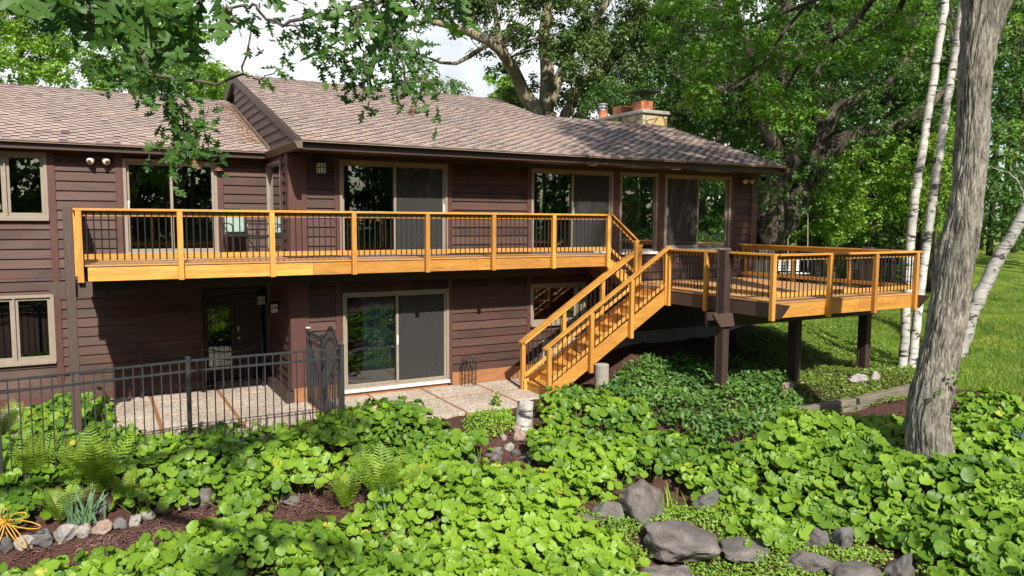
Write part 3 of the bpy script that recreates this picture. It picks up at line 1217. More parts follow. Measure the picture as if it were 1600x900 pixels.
mb = MB()
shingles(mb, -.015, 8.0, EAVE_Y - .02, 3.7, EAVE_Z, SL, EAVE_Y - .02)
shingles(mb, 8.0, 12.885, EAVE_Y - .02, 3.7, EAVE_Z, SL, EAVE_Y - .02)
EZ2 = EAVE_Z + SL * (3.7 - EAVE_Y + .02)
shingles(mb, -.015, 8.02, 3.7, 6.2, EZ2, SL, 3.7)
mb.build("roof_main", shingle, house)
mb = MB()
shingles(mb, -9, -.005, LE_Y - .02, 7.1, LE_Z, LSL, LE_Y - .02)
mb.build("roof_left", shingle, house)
mb = MB()


def roofz(y):
    return EAVE_Z + SL * (y - EAVE_Y + .02) - .016


def lroofz(y):
    return LE_Z + LSL * (y - LE_Y + .02) - .016


def slab(x0, x1, ya, za, yb, zb, th=.10):
    mb.hexa([(x0, ya, za - th), (x1, ya, za - th), (x1, yb, zb - th), (x0, yb, zb - th), (x0, ya, za), (x1, ya, za), (x1, yb, zb), (x0, yb, zb)])


slab(0.0, 7.98, EAVE_Y, roofz(EAVE_Y), 6.2, roofz(6.2), .03)
slab(7.98, 12.86, EAVE_Y, roofz(EAVE_Y), 3.7, roofz(3.7), .03)
slab(0.0, 7.98, 6.2, roofz(6.2), 12.5, roofz(6.2) - 2.1)
slab(7.98, 12.86, 3.7, roofz(3.7), 9, roofz(3.7) - 1.75)
slab(-9, -.01, LE_Y, lroofz(LE_Y), 7.1, lroofz(7.1), .03)
slab(-9, -.01, 7.1, lroofz(7.1), 12.5, lroofz(7.1) - 1.8)
mb.build("roof_deck", shingle, house)
for x0, x1, y, zf in ((-.02, 8.03, 6.2, roofz(6.2)), (7.98, 12.89, 3.7, roofz(3.7)), (-9, -.01, 7.1, lroofz(7.1))):
    mb = MB()
    k = x0
    while k < x1:
        q = min(k + .3, x1)
        t = RNG.uniform(.1, .5)
        mb.add([(k, y - .14, zf - .02), (q, y - .14, zf - .025), (q, y, zf + .035), (k, y, zf + .045), (k, y + .14, zf - .02), (q, y + .14, zf - .025)], [(0, 1, 2, 3), (3, 2, 5, 4)], 0, t)
        k = q
    mb.build("ridge_cap", shingle, house)
# rake boards and the flashing strip where the lower roof meets the gable
mb = MB()
mb.beam((-.025, EAVE_Y, EAVE_Z), (-.025, 6.2, roofz(6.2)), .035, -.17, -.02)
mb.beam((12.875, EAVE_Y, EAVE_Z), (12.875, 3.7, roofz(3.7)), .035, -.17, -.02)
mb.beam((8.0, 3.72, roofz(3.72)), (8.0, 6.2, roofz(6.2)), .04, -.17, -.02)
mb.beam((-.045, 6.2, roofz(6.2)), (-.045, 8.0, roofz(6.2) - .6), .07, -.22, .01)
mb.build_each("rake_board", post_brown, house)
mb = MB()
mb.beam((-.05, LE_Y, lroofz(LE_Y)), (-.05, 6.3, lroofz(6.3)), .045, .0, .115)
mb.build("flashing_board", gutter_tan, house)
# ends, back and inside
mb = MB()
mb.box(12.76, 12.92, .16, 8.0, 1.0, 5.3)
v = [(12.80, -.0, 5.2), (12.80, 8.0, 5.2), (12.80, 3.7, roofz(3.7) - .11)]
mb.add(v, [(0, 1, 2)])
mb.add([(x, y, z_) for x in (7.9,) for (y, z_) in ((3.2, 6.4), (9.2, 6.4), (6.2, roofz(6.2) - .11))], [(0, 1, 2)])
mb.box(-9.1, -9, 2.1, 12, .1, 5.3)
mb.box(-9.1, 12.9, 12, 12.1, .1, 2.7)
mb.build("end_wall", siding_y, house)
mb = MB()
H = 0.17
for (x0, x1, y0, y1, z0, z1) in [(.17, 12.74, H, 6.0, 2.95, 3.08), (.17, 12.74, H, 6.0, 5.24, 5.3), (.17, 12.74, H, 6.0, .16, .22), (.17, 12.74, H, 6.0, 2.62, 2.7),
                                 (-9, .0, 2.27, 6.0, 2.95, 3.08), (-9, -.0, 2.27, 6, 5.26, 5.32), (-9, -1.5, 2.27, 6, .16, .22), (-9, -1.5, 2.27, 6, 2.74, 2.8),
                                 (-1.45, 0, 2.1, 2.9, 2.72, 2.8)]:
    mb.box(x0, x1, y0, y1, z0, z1)
BW = (9.45, 12.2, 3.3, 5.05)
mb.box(-9, 12.74, 6.0, 6.1, .16, 2.95)
mb.box(-9, BW[0], 6.0, 6.1, 2.95, 5.3)
mb.box(BW[1], 12.74, 6.0, 6.1, 2.95, 5.3)
mb.box(BW[0], BW[1], 6.0, 6.1, 2.95, BW[2])
mb.box(BW[0], BW[1], 6.0, 6.1, BW[3], 5.3)
for x in (4.7, 8.7):
    mb.box(x, x + .1, .9, 4.6, 3.08, 5.24)
mb.box(.05, .15, 2.3, 6.0, .2, 5.3)
mb.build("inner_room", room_wall, house)


def window_unit(name, M, op, kind, sill=False, door=False, screen=None, mull=None, wpos=0.0):
    """outer frame part with sashes, panes, screen, handle as sub-parts. kind 'slider' or 'casement' or 'fixed'"""
    u0, u1, z0, z1 = op
    mb = MB(M)
    f = .06
    wo, wi = .045, -.10

    def fr(mbx, a, b, c, d, t, w0, w1):
        mbx.box(a, b, w0, w1, c, c + t)
        mbx.box(a, b, w0, w1, d - t, d)
        mbx.box(a, a + t, w0, w1, c + t, d - t)
        mbx.box(b - t, b, w0, w1, c + t, d - t)
    fr(mb, u0, u1, z0, z1, f, wi, wo)
    frame = mb.build(name, taupe, house, bevel=0.004)
    if kind == 'fixed':
        pan = [(u0 + f, u1 - f, -.03)]
    else:
        m = mull if mull is not None else (u0 + u1) / 2
        pan = [(u0 + f, m + .03, -.055), (m - .03, u1 - f, -.005)]
        if screen == 'l':
            pan = [(u0 + f, m + .03, -.005), (m - .03, u1 - f, -.055)]
        if kind == 'casement':
            pan = [(u0 + f, m - .015, -.02), (m + .015, u1 - f, -.02)]
    for i, (a, b, w) in enumerate(pan):
        mb = MB(M)
        t = .055 if kind != 'fixed' else .03
        fr(mb, a, b, z0 + f, z1 - f, t, w - .02, w + .02)
        if kind == 'casement' and i == 0:
            mb.box(b, b + .03, wi, wo + .002, z0 + f, z1 - f)
        mb.build("sash", taupe, frame, bevel=0.003)
        g = MB(M)
        g.box(a + t, b - t, w - .006, w + .006, z0 + f + t, z1 - f - t)
        g.build("glass_pane", glass, frame)
        if screen and i == (1 if screen == 'r' else 0):
            s = MB(M)
            s.box(a + t, b - t, w + .021, w + .024, z0 + f + t, z1 - f - t)
            s.build("insect_screen", screen_mat, frame)
    if door:
        mb = MB(M)
        hu = (pan[1][0] + .02) if screen == 'r' else (pan[0][0] + .028)
        if door == 2:
            hu = pan[1][1] - .03
        hz = z0 + 1.0
        mb.box(hu - .018, hu + .018, .02, .04, hz - .11, hz + .11)
        mb.tube([(hu, .04, hz - .08), (hu, .075, hz - .06), (hu, .075, hz + .06), (hu, .04, hz + .08)], .01, 6)
        mb.build("door_handle", sill_white, frame)
    if sill:
        mb = MB(M)
        mb.box(u0 - .005, (u1 if sill == 1 else (u0 + u1) / 2), wo + .002, wo + .065, z0 - .04, z0 + .025)
        mb.build("sill", sill_white if kind != 'casement' else taupe, frame, bevel=0.004)
    return frame


FY = face_y(0)
window_unit("sliding_door", FY, U1, 'slider', 2, 2, 'r')
window_unit("sliding_door", FY, U2, 'slider', 1, 1, 'r')
window_unit("picture_window", FY, U3, 'fixed', 1)
window_unit("sliding_door", FY, U4, 'slider', 1, 1, 'l')
window_unit("sliding_door", FY, L1, 'slider', 1, 1, 'r')
window_unit("basement_window", FY, L2, 'casement', 1, mull=6.9)
window_unit("sliding_door", face_y(2.1), LW1, 'slider', 1, 1)
window_unit("casement_window", face_y(2.1), LW2, 'casement', 1, mull=-4.89)
window_unit("casement_window", face_y(2.1), LW3, 'casement', 1, mull=-4.86)
window_unit("picture_window", face_x(0), SW, 'fixed', 0)
# entry: dark door with a tall side light
mb = MB(face_y(2.9))
mb.box(-1.36, -.02, -.1, .02, 2.22, 2.3)
mb.box(-1.36, -1.24, -.1, .02, .2, 2.22)
mb.box(-.74, -.66, -.1, .02, .2, 2.22)
mb.box(-1.24, -.74, -.1, .02, .2, .45)
ef = mb.build("entry_frame", beam_brown, house, bevel=0.004)
g = MB(face_y(2.9))
g.box(-1.24, -.74, -.05, -.04, .45, 2.22)
g.build("glass_pane", glass, ef)
mb = MB(face_y(2.9))
mb.box(-.655, -.03, -.08, -.02, .2, 2.215)
for (a, b) in ((.35, 1.0), (1.2, 2.05)):
    mb.box(-.56, -.12, -.02, -.005, a, b)
dr = mb.build("entry_door", beam_brown, house, bevel=0.006)
mb = MB(face_y(2.9))
mb.tube([(-.58, -.02, 1.15), (-.58, .05, 1.15)], [.02, .03], 10)
mb.box(-.6, -.56, -.02, -.01, 1.3, 1.42)
mb.build("door_knob", galv, dr)

# chimney: part of the house
mb = MB()
mb.box(12.40, 13.42, 4.42, 8.2, 0.5, 7.42)
ch = mb.build("chimney", fieldstone, house)
mb = MB()
mb.box(12.33, 13.49, 4.34, 8.3, 7.42, 7.54)
mb.build("chimney_cap", concrete, ch, bevel=0.02)
mb = MB()
for (x, y, w, h) in ((12.84, 5.0, .24, .36), (12.84, 6.1, .24, .32)):
    o_, i_ = w, w - .04
    mb.box(x - o_, x + o_, y - o_, y - i_, 7.53, 7.54 + h)
    mb.box(x - o_, x + o_, y + i_, y + o_, 7.53, 7.54 + h)
    mb.box(x - o_, x - i_, y - i_, y + i_, 7.53, 7.54 + h)
    mb.box(x + i_, x + o_, y - i_, y + i_, 7.53, 7.54 + h)
    mb.box(x - i_, x + i_, y - i_, y + i_, 7.53, 7.6)
mb.build_each("clay_flue", clay, ch, per=5, bevel=0.008)
mb = MB()
mb.lathe([(.17, 0), (.18, .02), (.165, .04), (.155, .30), (.17, .31), (.17, .33), (.13, .33)], (12.8, 7.2, 7.53), 18)
mb.build("round_flue", clay, ch, smooth=False)
mb = MB()
mb.lathe([(.12, 0), (.12, .1), (.17, .11), (.17, .14), (.14, .15), (.14, .2), (.19, .21), (.19, .24), (.05, .28)], (12.8, 7.2, 7.86), 18)
mb.build("flue_cap", galv, ch)
mb = MB()
x, y, zt = 12.84, 5.0, 8.2
r = .46
mb.add([(x - r, y - r, zt), (x + r, y - r, zt), (x + r, y + r, zt), (x - r, y + r, zt), (x, y, zt + .13),
        (x - r, y - r, zt - .02), (x + r, y - r, zt - .02), (x + r, y + r, zt - .02), (x - r, y + r, zt - .02)],
       [(0, 1, 4), (1, 2, 4), (2, 3, 4), (3, 0, 4), (5, 6, 1, 0), (6, 7, 2, 1), (7, 8, 3, 2), (8, 5, 0, 3), (8, 7, 6, 5)])
for i in range(7):
    for (dx, dy) in ((-.26 + i * .087, -.26), (-.26 + i * .087, .26), (-.26, -.26 + i * .087), (.26, -.26 + i * .087)):
        mb.box(x + dx - .005, x + dx + .005, y + dy - .005, y + dy + .005, 7.86, zt)
mb.build("spark_cap", black_metal, ch)

# ------------------------------------------------------------------ railings
def axis_mat(a, b):
    d = np.abs(np.array(b) - np.array(a))
    if d[2] > .2:
        return cedar_s
    return cedar_x if d[0] > d[1] else cedar_y


def railing(owner, a, b, post_t, nb, out, post_low=-.29, post_skip=(), cap_ext=(0.0, 0.0), bal_stuff=False, low=.09):
    """a,b: floor line along the deck edge; out: outward unit vector; posts at fractions of the run"""
    a = np.array(a, float)
    b = np.array(b, float)
    out = np.array([out[0], out[1], 0.0])
    d = b - a
    L = np.linalg.norm(d)
    m = axis_mat(a, b)
    e0, e1 = a - d / L * cap_ext[0], b + d / L * cap_ext[1]
    mb = MB()
    mb.beam(e0 + out * .03, e1 + out * .03, .15, .89, .93)
    mb.build("rail_cap", m, owner, bevel=0.004)
    mb = MB()
    mb.beam(a, b, .038, .80, .889)
    mb.build("top_rail", m, owner, bevel=0.003)
    mb = MB()
    mb.beam(a, b, .038, low, low + .088)
    mb.build("bottom_rail", m, owner, bevel=0.003)
    for t in post_t:
        if t in post_skip:
            continue
        p = a + d * t + out * .065
        mb = MB()
        mb.box(p[0] - .0445, p[0] + .0445, p[1] - .0445, p[1] + .0445, p[2] + post_low, p[2] + .889)
        po = mb.build("post", cedar_z, owner, base=None, bevel=0.004)
    bal = None
    q0 = None
    mball = MB()
    for t0, t1 in zip(post_t[:-1], post_t[1:]):
        for k in range(nb):
            t = t0 + (t1 - t0) * (k + 1) / (nb + 1)
            p = a + d * t + out * .03
            if bal_stuff:
                mball.tube([p + (0, 0, low - .02), p + (0, 0, .87)], .0105, 8)
                continue
            if bal is None:
                mb = MB()
                mb.tube([p + (0, 0, low - .02), p + (0, 0, .87)], .0105, 8)
                bal = mb.build("baluster", black_metal, owner)
                q0 = p
            else:
                copy_part(bal, owner, p - q0)
    if bal_stuff:
        mball.build("baluster", black_metal, owner, kind="stuff")


def rim(owner, a, b, h0, h1, mat, name="rim_board"):
    mb = MB()
    mb.beam(a, b, .04, h0, h1)
    return mb.build(name, mat, owner, bevel=0.004)


def floorboards(owner, rects, z):
    mb = MB()
    for (x0, x1, y0, y1) in rects:
        y = y0
        while y < y1 - .02:
            js = [x0] + sorted(RNG.uniform(x0, x1, int((x1 - x0) / 3.7))) + [x1]
            for p, q in zip(js[:-1], js[1:]):
                mb.box(p + .002, q - .002, y, min(y + .138, y1), z - .028, z, 0, RNG.uniform(0, 1))
            y += .144
    return mb.build("deck_floor", deck_boards, owner)


# upper deck
UF = 3.13
upper = thing("upper_deck", "long upper cedar deck with golden rim board and black balusters above the patio", "deck", (1.6, -.5, UF), "cedar decks of the house")
floorboards(upper, [(-3.70, 6.98, -1.17, -.06), (-3.70, -.06, -.018, 2.03)], UF)
for xa_, xb_ in ((-3.56, .148), (.152, 3.598), (3.602, 6.98)):
    rim(upper, (xa_, -1.13, UF), (xb_, -1.13, UF), -.275, -.03, cedar_x)
rim(upper, (6.96, -1.11, UF), (6.96, -.05, UF), -.275, -.03, cedar_y)
rim(upper, (-3.66, -1.11, UF), (-3.66, 2.05, UF), -.275, -.03, beam_brown)
mb = MB()
for k in range(27):
    x = -3.4 + k * .4
    mb.box(x - .019, x + .019, -1.1, 2.05 if x < -.1 else -.05, UF - .27, UF - .031)
mb.build("joist", beam_brown, upper)
mb = MB()
mb.box(-3.5, 6.9, -.46, -.38, UF - .50, UF - .275)
mb.box(-3.5, -.1, .9, 1.0, UF - .53, UF - .275)
mb.build("beam", beam_brown, upper)
PX = [-3.66, -2.15, -.61, .92, 2.44, 3.95, 5.45, 6.94]
pt_ = [(x - PX[0]) / (PX[-1] - PX[0]) for x in PX]
railing(upper, (PX[0], -1.155, UF), (PX[-1], -1.155, UF), pt_, 13, (0, -1), post_low=-.285, cap_ext=(.06, .06))
railing(upper, (-3.66, -1.10, UF), (-3.66, 2.03, UF), [0, .5, 1], 13, (-1, 0), post_skip=(0,), bal_stuff=True)
# tall brown post carrying the left end, with its cantilevered bracket
mb = MB()
mb.box(-3.88, -3.74, -1.30, -1.15, -.1, UF + .95)
mb.build("support_post", post_brown, upper, bevel=0.006)
mb = MB()
mb.add([(-4.22, -1.16, UF - .28), (-3.5, -1.16, UF - .28), (-3.5, -1.16, UF - .53), (-4.02, -1.16, UF - .53),
        (-4.22, -1.10, UF - .28), (-3.5, -1.10, UF - .28), (-3.5, -1.10, UF - .53), (-4.02, -1.10, UF - .53)],
       [(0, 3, 2, 1), (4, 5, 6, 7), (0, 1, 5, 4), (1, 2, 6, 5), (2, 3, 7, 6), (3, 0, 4, 7)])
mb.build("beam_end", post_brown, upper, bevel=0.004)

# lower deck
LF = 2.36
DX0, DX1, DY0 = 7.97, 12.33, -5.22
lower = thing("lower_deck", "square lower cedar deck on dark posts beside the right end of the house", "deck", (10.1, -2.6, LF), "cedar decks of the house")
floorboards(lower, [(DX0 - .03, DX1 + .02, DY0 - .03, -.06)], LF)
mb = MB()
mb.add([(DX0 - .02, DY0 - .36, LF - .03), (DX0 - .02, DY0 - .14, LF - .32), (DX0 - .02, -.05, LF - .32), (DX0 - .02, -.05, LF - .03),
        (DX0 + .03, DY0 - .36, LF - .03), (DX0 + .03, DY0 - .14, LF - .32), (DX0 + .03, -.05, LF - .32), (DX0 + .03, -.05, LF - .03)],
       [(0, 3, 2, 1), (4, 5, 6, 7), (0, 1, 5, 4), (1, 2, 6, 5), (2, 3, 7, 6), (3, 0, 4, 7)])
mb.build("side_rim_board", post_brown, lower, bevel=0.004)
mb = MB()
mb.add([(DX1 - .03, DY0 - .36, LF - .03), (DX1 - .03, DY0 - .14, LF - .32), (DX1 - .03, -.05, LF - .32), (DX1 - .03, -.05, LF - .03),
        (DX1 + .02, DY0 - .36, LF - .03), (DX1 + .02, DY0 - .14, LF - .32), (DX1 + .02, -.05, LF - .32), (DX1 + .02, -.05, LF - .03)],
       [(0, 3, 2, 1), (4, 5, 6, 7), (0, 1, 5, 4), (1, 2, 6, 5), (2, 3, 7, 6), (3, 0, 4, 7)])
mb.build("side_rim_board", post_brown, lower, bevel=0.004)
for xa_, xb_ in ((DX0 + .035, 10.448), (10.452, DX1 - .035)):
    rim(lower, (xa_, DY0, LF), (xb_, DY0, LF), -.315, -.03, cedar_x)
mb = MB()
for k in range(11):
    x = DX0 + .2 + k * .4
    mb.box(x - .019, x + .019, DY0 + .025, -.05, LF - .31, LF - .031)
mb.build("joist", beam_brown, lower)
for y in (-4.0,):
    mb = MB()
    mb.add([(7.42, y - .16, LF - .325), (12.85, y - .16, LF - .325), (12.68, y - .16, LF - .60), (7.64, y - .16, LF - .60),
            (7.42, y - .09, LF - .325), (12.85, y - .09, LF - .325), (12.68, y - .09, LF - .60), (7.64, y - .09, LF - .60)],
           [(0, 3, 2, 1), (4, 5, 6, 7), (0, 1, 5, 4), (1, 2, 6, 5), (2, 3, 7, 6), (3, 0, 4, 7)])
    mb.build("beam", post_brown, lower, bevel=0.004)
    mb = MB()
    mb.box(7.5, 12.7, y + .09, y + .16, LF - .60, LF - .325)
    mb.build("beam", beam_brown, lower, bevel=0.004)
for x, top in ((7.86, LF + .97), (10.05, LF - .326), (12.44, LF + .97)):
    y = -4.0
    g0 = float(gz(x, y))
    mb = MB()
    mb.box(x - .085, x + .085, y - .088, y + .088, g0 + .04, top)
    mb.box(x - .10, x - .04, y + .092, y + .14, g0 + .06, top + .01)
    mb.build("support_post", beam_brown, lower, bevel=0.006)
    mb = MB()
    mb.box(x - .17, x + .17, y - .17, y + .17, g0 - .25, g0 + .045)
    mb.build("footing", concrete, lower, bevel=0.02)
railing(lower, (DX0, -2.12, LF), (DX0, DY0, LF), [0, .42, 1.0], 12, (-1, 0), post_low=-.36, cap_ext=(.04, .05))
fx = [0, .335, .665, .985]
railing(lower, (DX0 + .03, DY0, LF), (DX1, DY0, LF), fx, 11, (0, -1), post_low=-.36, post_skip=(0,), cap_ext=(.02, .07))
railing(lower, (DX1, DY0, LF), (DX1, -.10, LF), [0, .33, .66, .97], 13, (1, 0), post_low=-.36, post_skip=(0,), cap_ext=(.05, .05))

# upper flight
uf = thing("deck_steps", "short cedar flight of steps from the upper deck down to the lower deck", "stairs", (7.4, -.6, LF), "cedar stairs of the decks")
for k in range(3):
    x0 = 6.985 + k * .30
    zt = UF - (k + 1) * (UF - LF) / 4
    mb = MB()
    mb.box(x0, x0 + .32, -1.08, -.08, zt - .035, zt)
    mb.build("tread", cedar_y, uf, bevel=0.003)
for k in range(4):
    x0 = 6.985 + k * .30
    zt = UF - k * (UF - LF) / 4
    mb = MB()
    mb.box(x0, x0 + .02, -1.06, -.09, zt - .19, zt - .036)
    mb.build("riser", cedar_y, uf)
mb = MB()
mb.beam((6.985, -1.10, UF), (7.93, -1.10, LF + .03), .04, -.30, -.02)
mb.build("stringer", cedar_s, uf, bevel=0.003)
mb = MB()
mb.beam((6.985, -.06, UF), (7.93, -.06, LF + .03), .04, -.30, -.02)
mb.build("stringer", cedar_s, uf, bevel=0.003)
railing(uf, (7.0, -1.14, UF + .04), (7.82, -1.14, LF + .16), [0, .93], 7, (0, -1), post_low=-.5, post_skip=(0,), cap_ext=(-.03, .03))

# lower flight
lf_ = thing("deck_stairs", "long golden cedar stairway with railings leading from the lower deck to the patio", "stairs", (6.4, -1.65, .2), "cedar stairs of the decks")
NR = 11
RISE = (LF - .18) / NR
RUN = .312
YA, YB = -1.20, -2.12
proto = None
for k in range(1, NR):
    x1 = DX0 - .03 - (k - 1) * RUN
    zt = LF - k * RISE
    mb = MB()
    mb.box(x1 - RUN - .03, x1, YB + .03, YA - .03, zt - .038, zt)
    mb.build("tread", cedar_y, lf_, bevel=0.004)
for k in range(1, NR + 1):
    x1 = DX0 - .03 - (k - 1) * RUN
    zt = LF - (k - 1) * RISE
    mb = MB()
    mb.box(x1 - .02, x1 - .001, YB + .03, YA - .03, zt - RISE, zt - .039)
    mb.build("riser", cedar_y, lf_)
S0 = np.array([DX0 - .03, 0, LF])
S1 = np.array([DX0 - .03 - NR * RUN, 0, LF - NR * RISE])
for y in (YA, YB):
    a = S0 + (0, y, -.02)
    b = S1 + (.22, y, .16)
    mb = MB()
    mb.beam(a, b, .04, -.30, .035)
    mb.build("stringer", cedar_s, lf_, bevel=0.003)
for y, out in ((YA, 1), (YB, -1)):
    a = S0 + (.0, y + out * .02, .05)
    b = S0 + (S1 - S0) * .93 + (0, y + out * .02, .05)
    railing(lf_, a, b, [.0, .333, .667, 1.0], 8, (0, out), post_low=-.42, cap_ext=(.02, .12), low=.06)
mb = MB()
mb.lathe([(.15, 0), (.15, .78), (.14, .79)], (5.99, -2.36, .05), 20)
o = mb.build("concrete_pier", concrete, None, base=(5.99, -2.36, .05))
tag(o, "pale round concrete pier standing under the long cedar stairway", "pier")

# ------------------------------------------------------------------ metal fence and gate
FH = 1.66
F0 = np.array([.29, -2.45])
F1 = np.array([-2.22, -2.52])
F2 = np.array([-4.72, -2.95])
F3 = np.array([-7.1, -3.5])
fence = thing("metal_fence", "dark metal picket fence along the planted bed in front of the patio", "fence", (-2.2, -2.55, .1))


def fence_run(owner, a, b, first, topz=FH, zb=.12, pitch=.138, r1=.20):
    d = b - a
    L = np.linalg.norm(d)
    for h0, h1, w in ((topz - .035, topz, .034), (topz - r1, topz - r1 + .035, .034), (zb + .1, zb + .135, .03)):
        mb = MB()
        mb.beam((a[0], a[1], 0), (b[0], b[1], 0), w, h0, h1)
        mb.build("rail", fence_metal, owner, bevel=0.003)
    n = int(L / pitch)
    p0 = None
    for k in range(1, n + 1):
        p = a + d * (k / (n + 1))
        if first[0] is None:
            mb = MB()
            mb.box(p[0] - .009, p[0] + .009, p[1] - .009, p[1] + .009, zb, topz - .034)
            first[0] = mb.build("picket", fence_metal, owner)
            first[1] = p
        else:
            q = p - first[1]
            copy_part(first[0], owner, (q[0], q[1], 0))


ff = [None, None]
fence_run(fence, F0, F1, ff)
fence_run(fence, F1, F2, ff)
fence_run(fence, F2, F3, ff)
for p in (F0, F1, F2, F3):
    mb = MB()
    mb.box(p[0] - .034, p[0] + .034, p[1] - .034, p[1] + .034, -.1, FH + .03)
    po = mb.build("post", fence_metal, fence, bevel=0.004)
    mb = MB()
    mb.box(p[0] - .04, p[0] + .04, p[1] - .04, p[1] + .04, FH + .03, FH + .05)
    mb.build("post_cap", fence_metal, po, bevel=0.006)

gate = thing("garden_gate", "dark metal gate with an arched top between the fence corner and the house wall", "gate", (.28, -1.2, .18))
GX = .28


def arch(y):
    t = (y + 2.36) / 1.02
    return FH + .02 + .26 * math.sin(math.pi * min(1, max(0, t))) ** 1.2


ys = np.linspace(-2.36, -1.34, 17)
for dz in (0, -.19):
    mb = MB()
    mb.tube([(GX, y, arch(y) + dz - (.0 if dz == 0 else 0)) for y in ys], .018, 8)
    mb.build("arched_rail", fence_metal, gate, smooth=True)
mb = MB()
mb.beam((GX, -2.36, 0), (GX, -1.34, 0), .034, .30, .335)
mb.build("rail", fence_metal, gate)
for y in (-2.37, -1.33):
    mb = MB()
    mb.box(GX - .024, GX + .024, y - .024, y + .024, .2, FH + .03)
    mb.build("stile", fence_metal, gate, bevel=0.003)
for k in range(9):
    y = -2.36 + 1.02 * (k + 1) / 10
    mb = MB()
    mb.box(GX - .009, GX + .009, y - .009, y + .009, .3, arch(y))
    mb.build("picket", fence_metal, gate)
mb = MB()
mb.box(GX - .06, GX - .01, -1.40, -1.32, 1.15, 1.27)
mb.build("latch", black_metal, gate, bevel=0.005)
gs = thing("fence_panel", "short dark metal fence panel with a white capped post between the gate and the house", "fence", (GX, -.6, .18))
for h0 in (FH - .035, FH - .2, .3):
    mb = MB()
    mb.beam((GX, -1.22, 0), (GX, -.16, 0), .034, h0, h0 + .035)
    mb.build("rail", fence_metal, gs)
for k in range(7):
    y = -1.22 + 1.06 * (k + 1) / 8
    mb = MB()
    mb.box(GX - .009, GX + .009, y - .009, y + .009, .24, FH - .03)
    mb.build("picket", fence_metal, gs)
for y in (-1.25, -.13):
    mb = MB()
    mb.box(GX - .032, GX + .032, y - .032, y + .032, .17, FH + .04)
    po = mb.build("post", fence_metal, gs, bevel=0.004)
    mb = MB()
    mb.box(GX - .04, GX + .04, y - .04, y + .04, FH + .04, FH + .065)
    mb.build("post_cap", sill_white if y > -1 else fence_metal, po, bevel=0.004)

rf = thing("iron_fence", "low black iron fence with dipped top rails standing against the dark entry wall", "fence", (-1.4, 1.85, .18))
ends = [-2.7, -1.5, -.25]
for a, b in zip(ends[:-1], ends[1:]):
    for h in (1.12, .95, .30):
        mb = MB()
        xs = np.linspace(a, b, 9)
        mb.tube([(x, 1.85, h - (.12 if h > .5 else 0) * math.sin(math.pi * (x - a) / (b - a))) for x in xs], .014, 6)
        mb.build("rail", black_metal, rf)
    for k in range(9):
        x = a + (b - a) * (k + 1) / 10
        mb = MB()
        mb.tube([(x, 1.85, .22), (x, 1.85, 1.16 - .12 * math.sin(math.pi * (x - a) / (b - a)))], .008, 6)
        mb.build("picket", black_metal, rf)
for x in ends:
    mb = MB()
    mb.box(x - .025, x + .025, 1.825, 1.875, .17, 1.36)
    mb.build("post", black_metal, rf, bevel=0.004)

# ------------------------------------------------------------------ lamps and small fittings
def lantern(M, u, z, label):
    base = M(u, 0.03, z)
    t = thing("wall_lantern", label, "lamp", base, "square wall lanterns of the house")
    mb = MB(M)
    mb.box(u - .05, u + .05, .03, .05, z - .02, z + .14)
    mb.box(u - .015, u + .015, .05, .14, z + .12, z + .15)
    mb.build("bracket", black_metal, t, bevel=0.003)
    mb = MB(M)
    mb.box(u - .075, u + .075, .055, .205, z - .11, z + .09)
    gl = mb.build("lamp_glass", lantern_glass, t)
    mb = MB(M)
    for du in (-.08, -.028, .028, .08):
        for w in (.05, .21):
            mb.box(u + du - .006, u + du + .006, w - .006, w + .006, z - .115, z + .1)
    for zz in (-.115, -.0, .09):
        mb.box(u - .086, u + .086, .204, .215, z + zz, z + zz + .012)
        mb.box(u - .086, u - .075, .045, .21, z + zz, z + zz + .012)
        mb.box(u + .075, u + .086, .045, .21, z + zz, z + zz + .012)
    mb.box(u - .1, u + .1, .03, .23, z + .102, z + .125)
    mb.build("lamp_cage", black_metal, t)
    return t


lantern(FY, .60, 4.93, "lit looking square lantern on the upper wall left of the wide sliding door")
lantern(face_y(2.9), -.09, 2.02, "square lantern on the dark wall right of the entry door")
lantern(face_x(0), 1.16, 2.0, "square lantern on the side wall beside the dark entry")


def floodlight(M, u, z, label, s=1):
    t = thing("floodlight", label, "lamp", M(u, .03, z), "twin floodlights under the eaves")
    mb = MB(M)
    mb.box(u - .12, u + .12, .03, .09, z + .02, z + .08)
    mb.build("mount", fascia_dark, t, bevel=0.005)
    for du in (-.13, .13):
        mb = MB()
        a = np.array(M(u + du * .6, .1, z + .02))
        d = np.array(M(u + du * 1.6, .30, z - .09)) - a
        d /= np.linalg.norm(d)
        mb.tube([a, a + d * .04, a + d * .07, a + d * .13, a + d * .15], [.028, .035, .05, .068, .066], 14)
        h = mb.build("lamp_head", lamp_bulb, t, smooth=True)
        mb = MB()
        mb.tube([a + d * .148, a + d * .156], [.045, .03], 12)
        mb.build("bulb_face", copper, h)


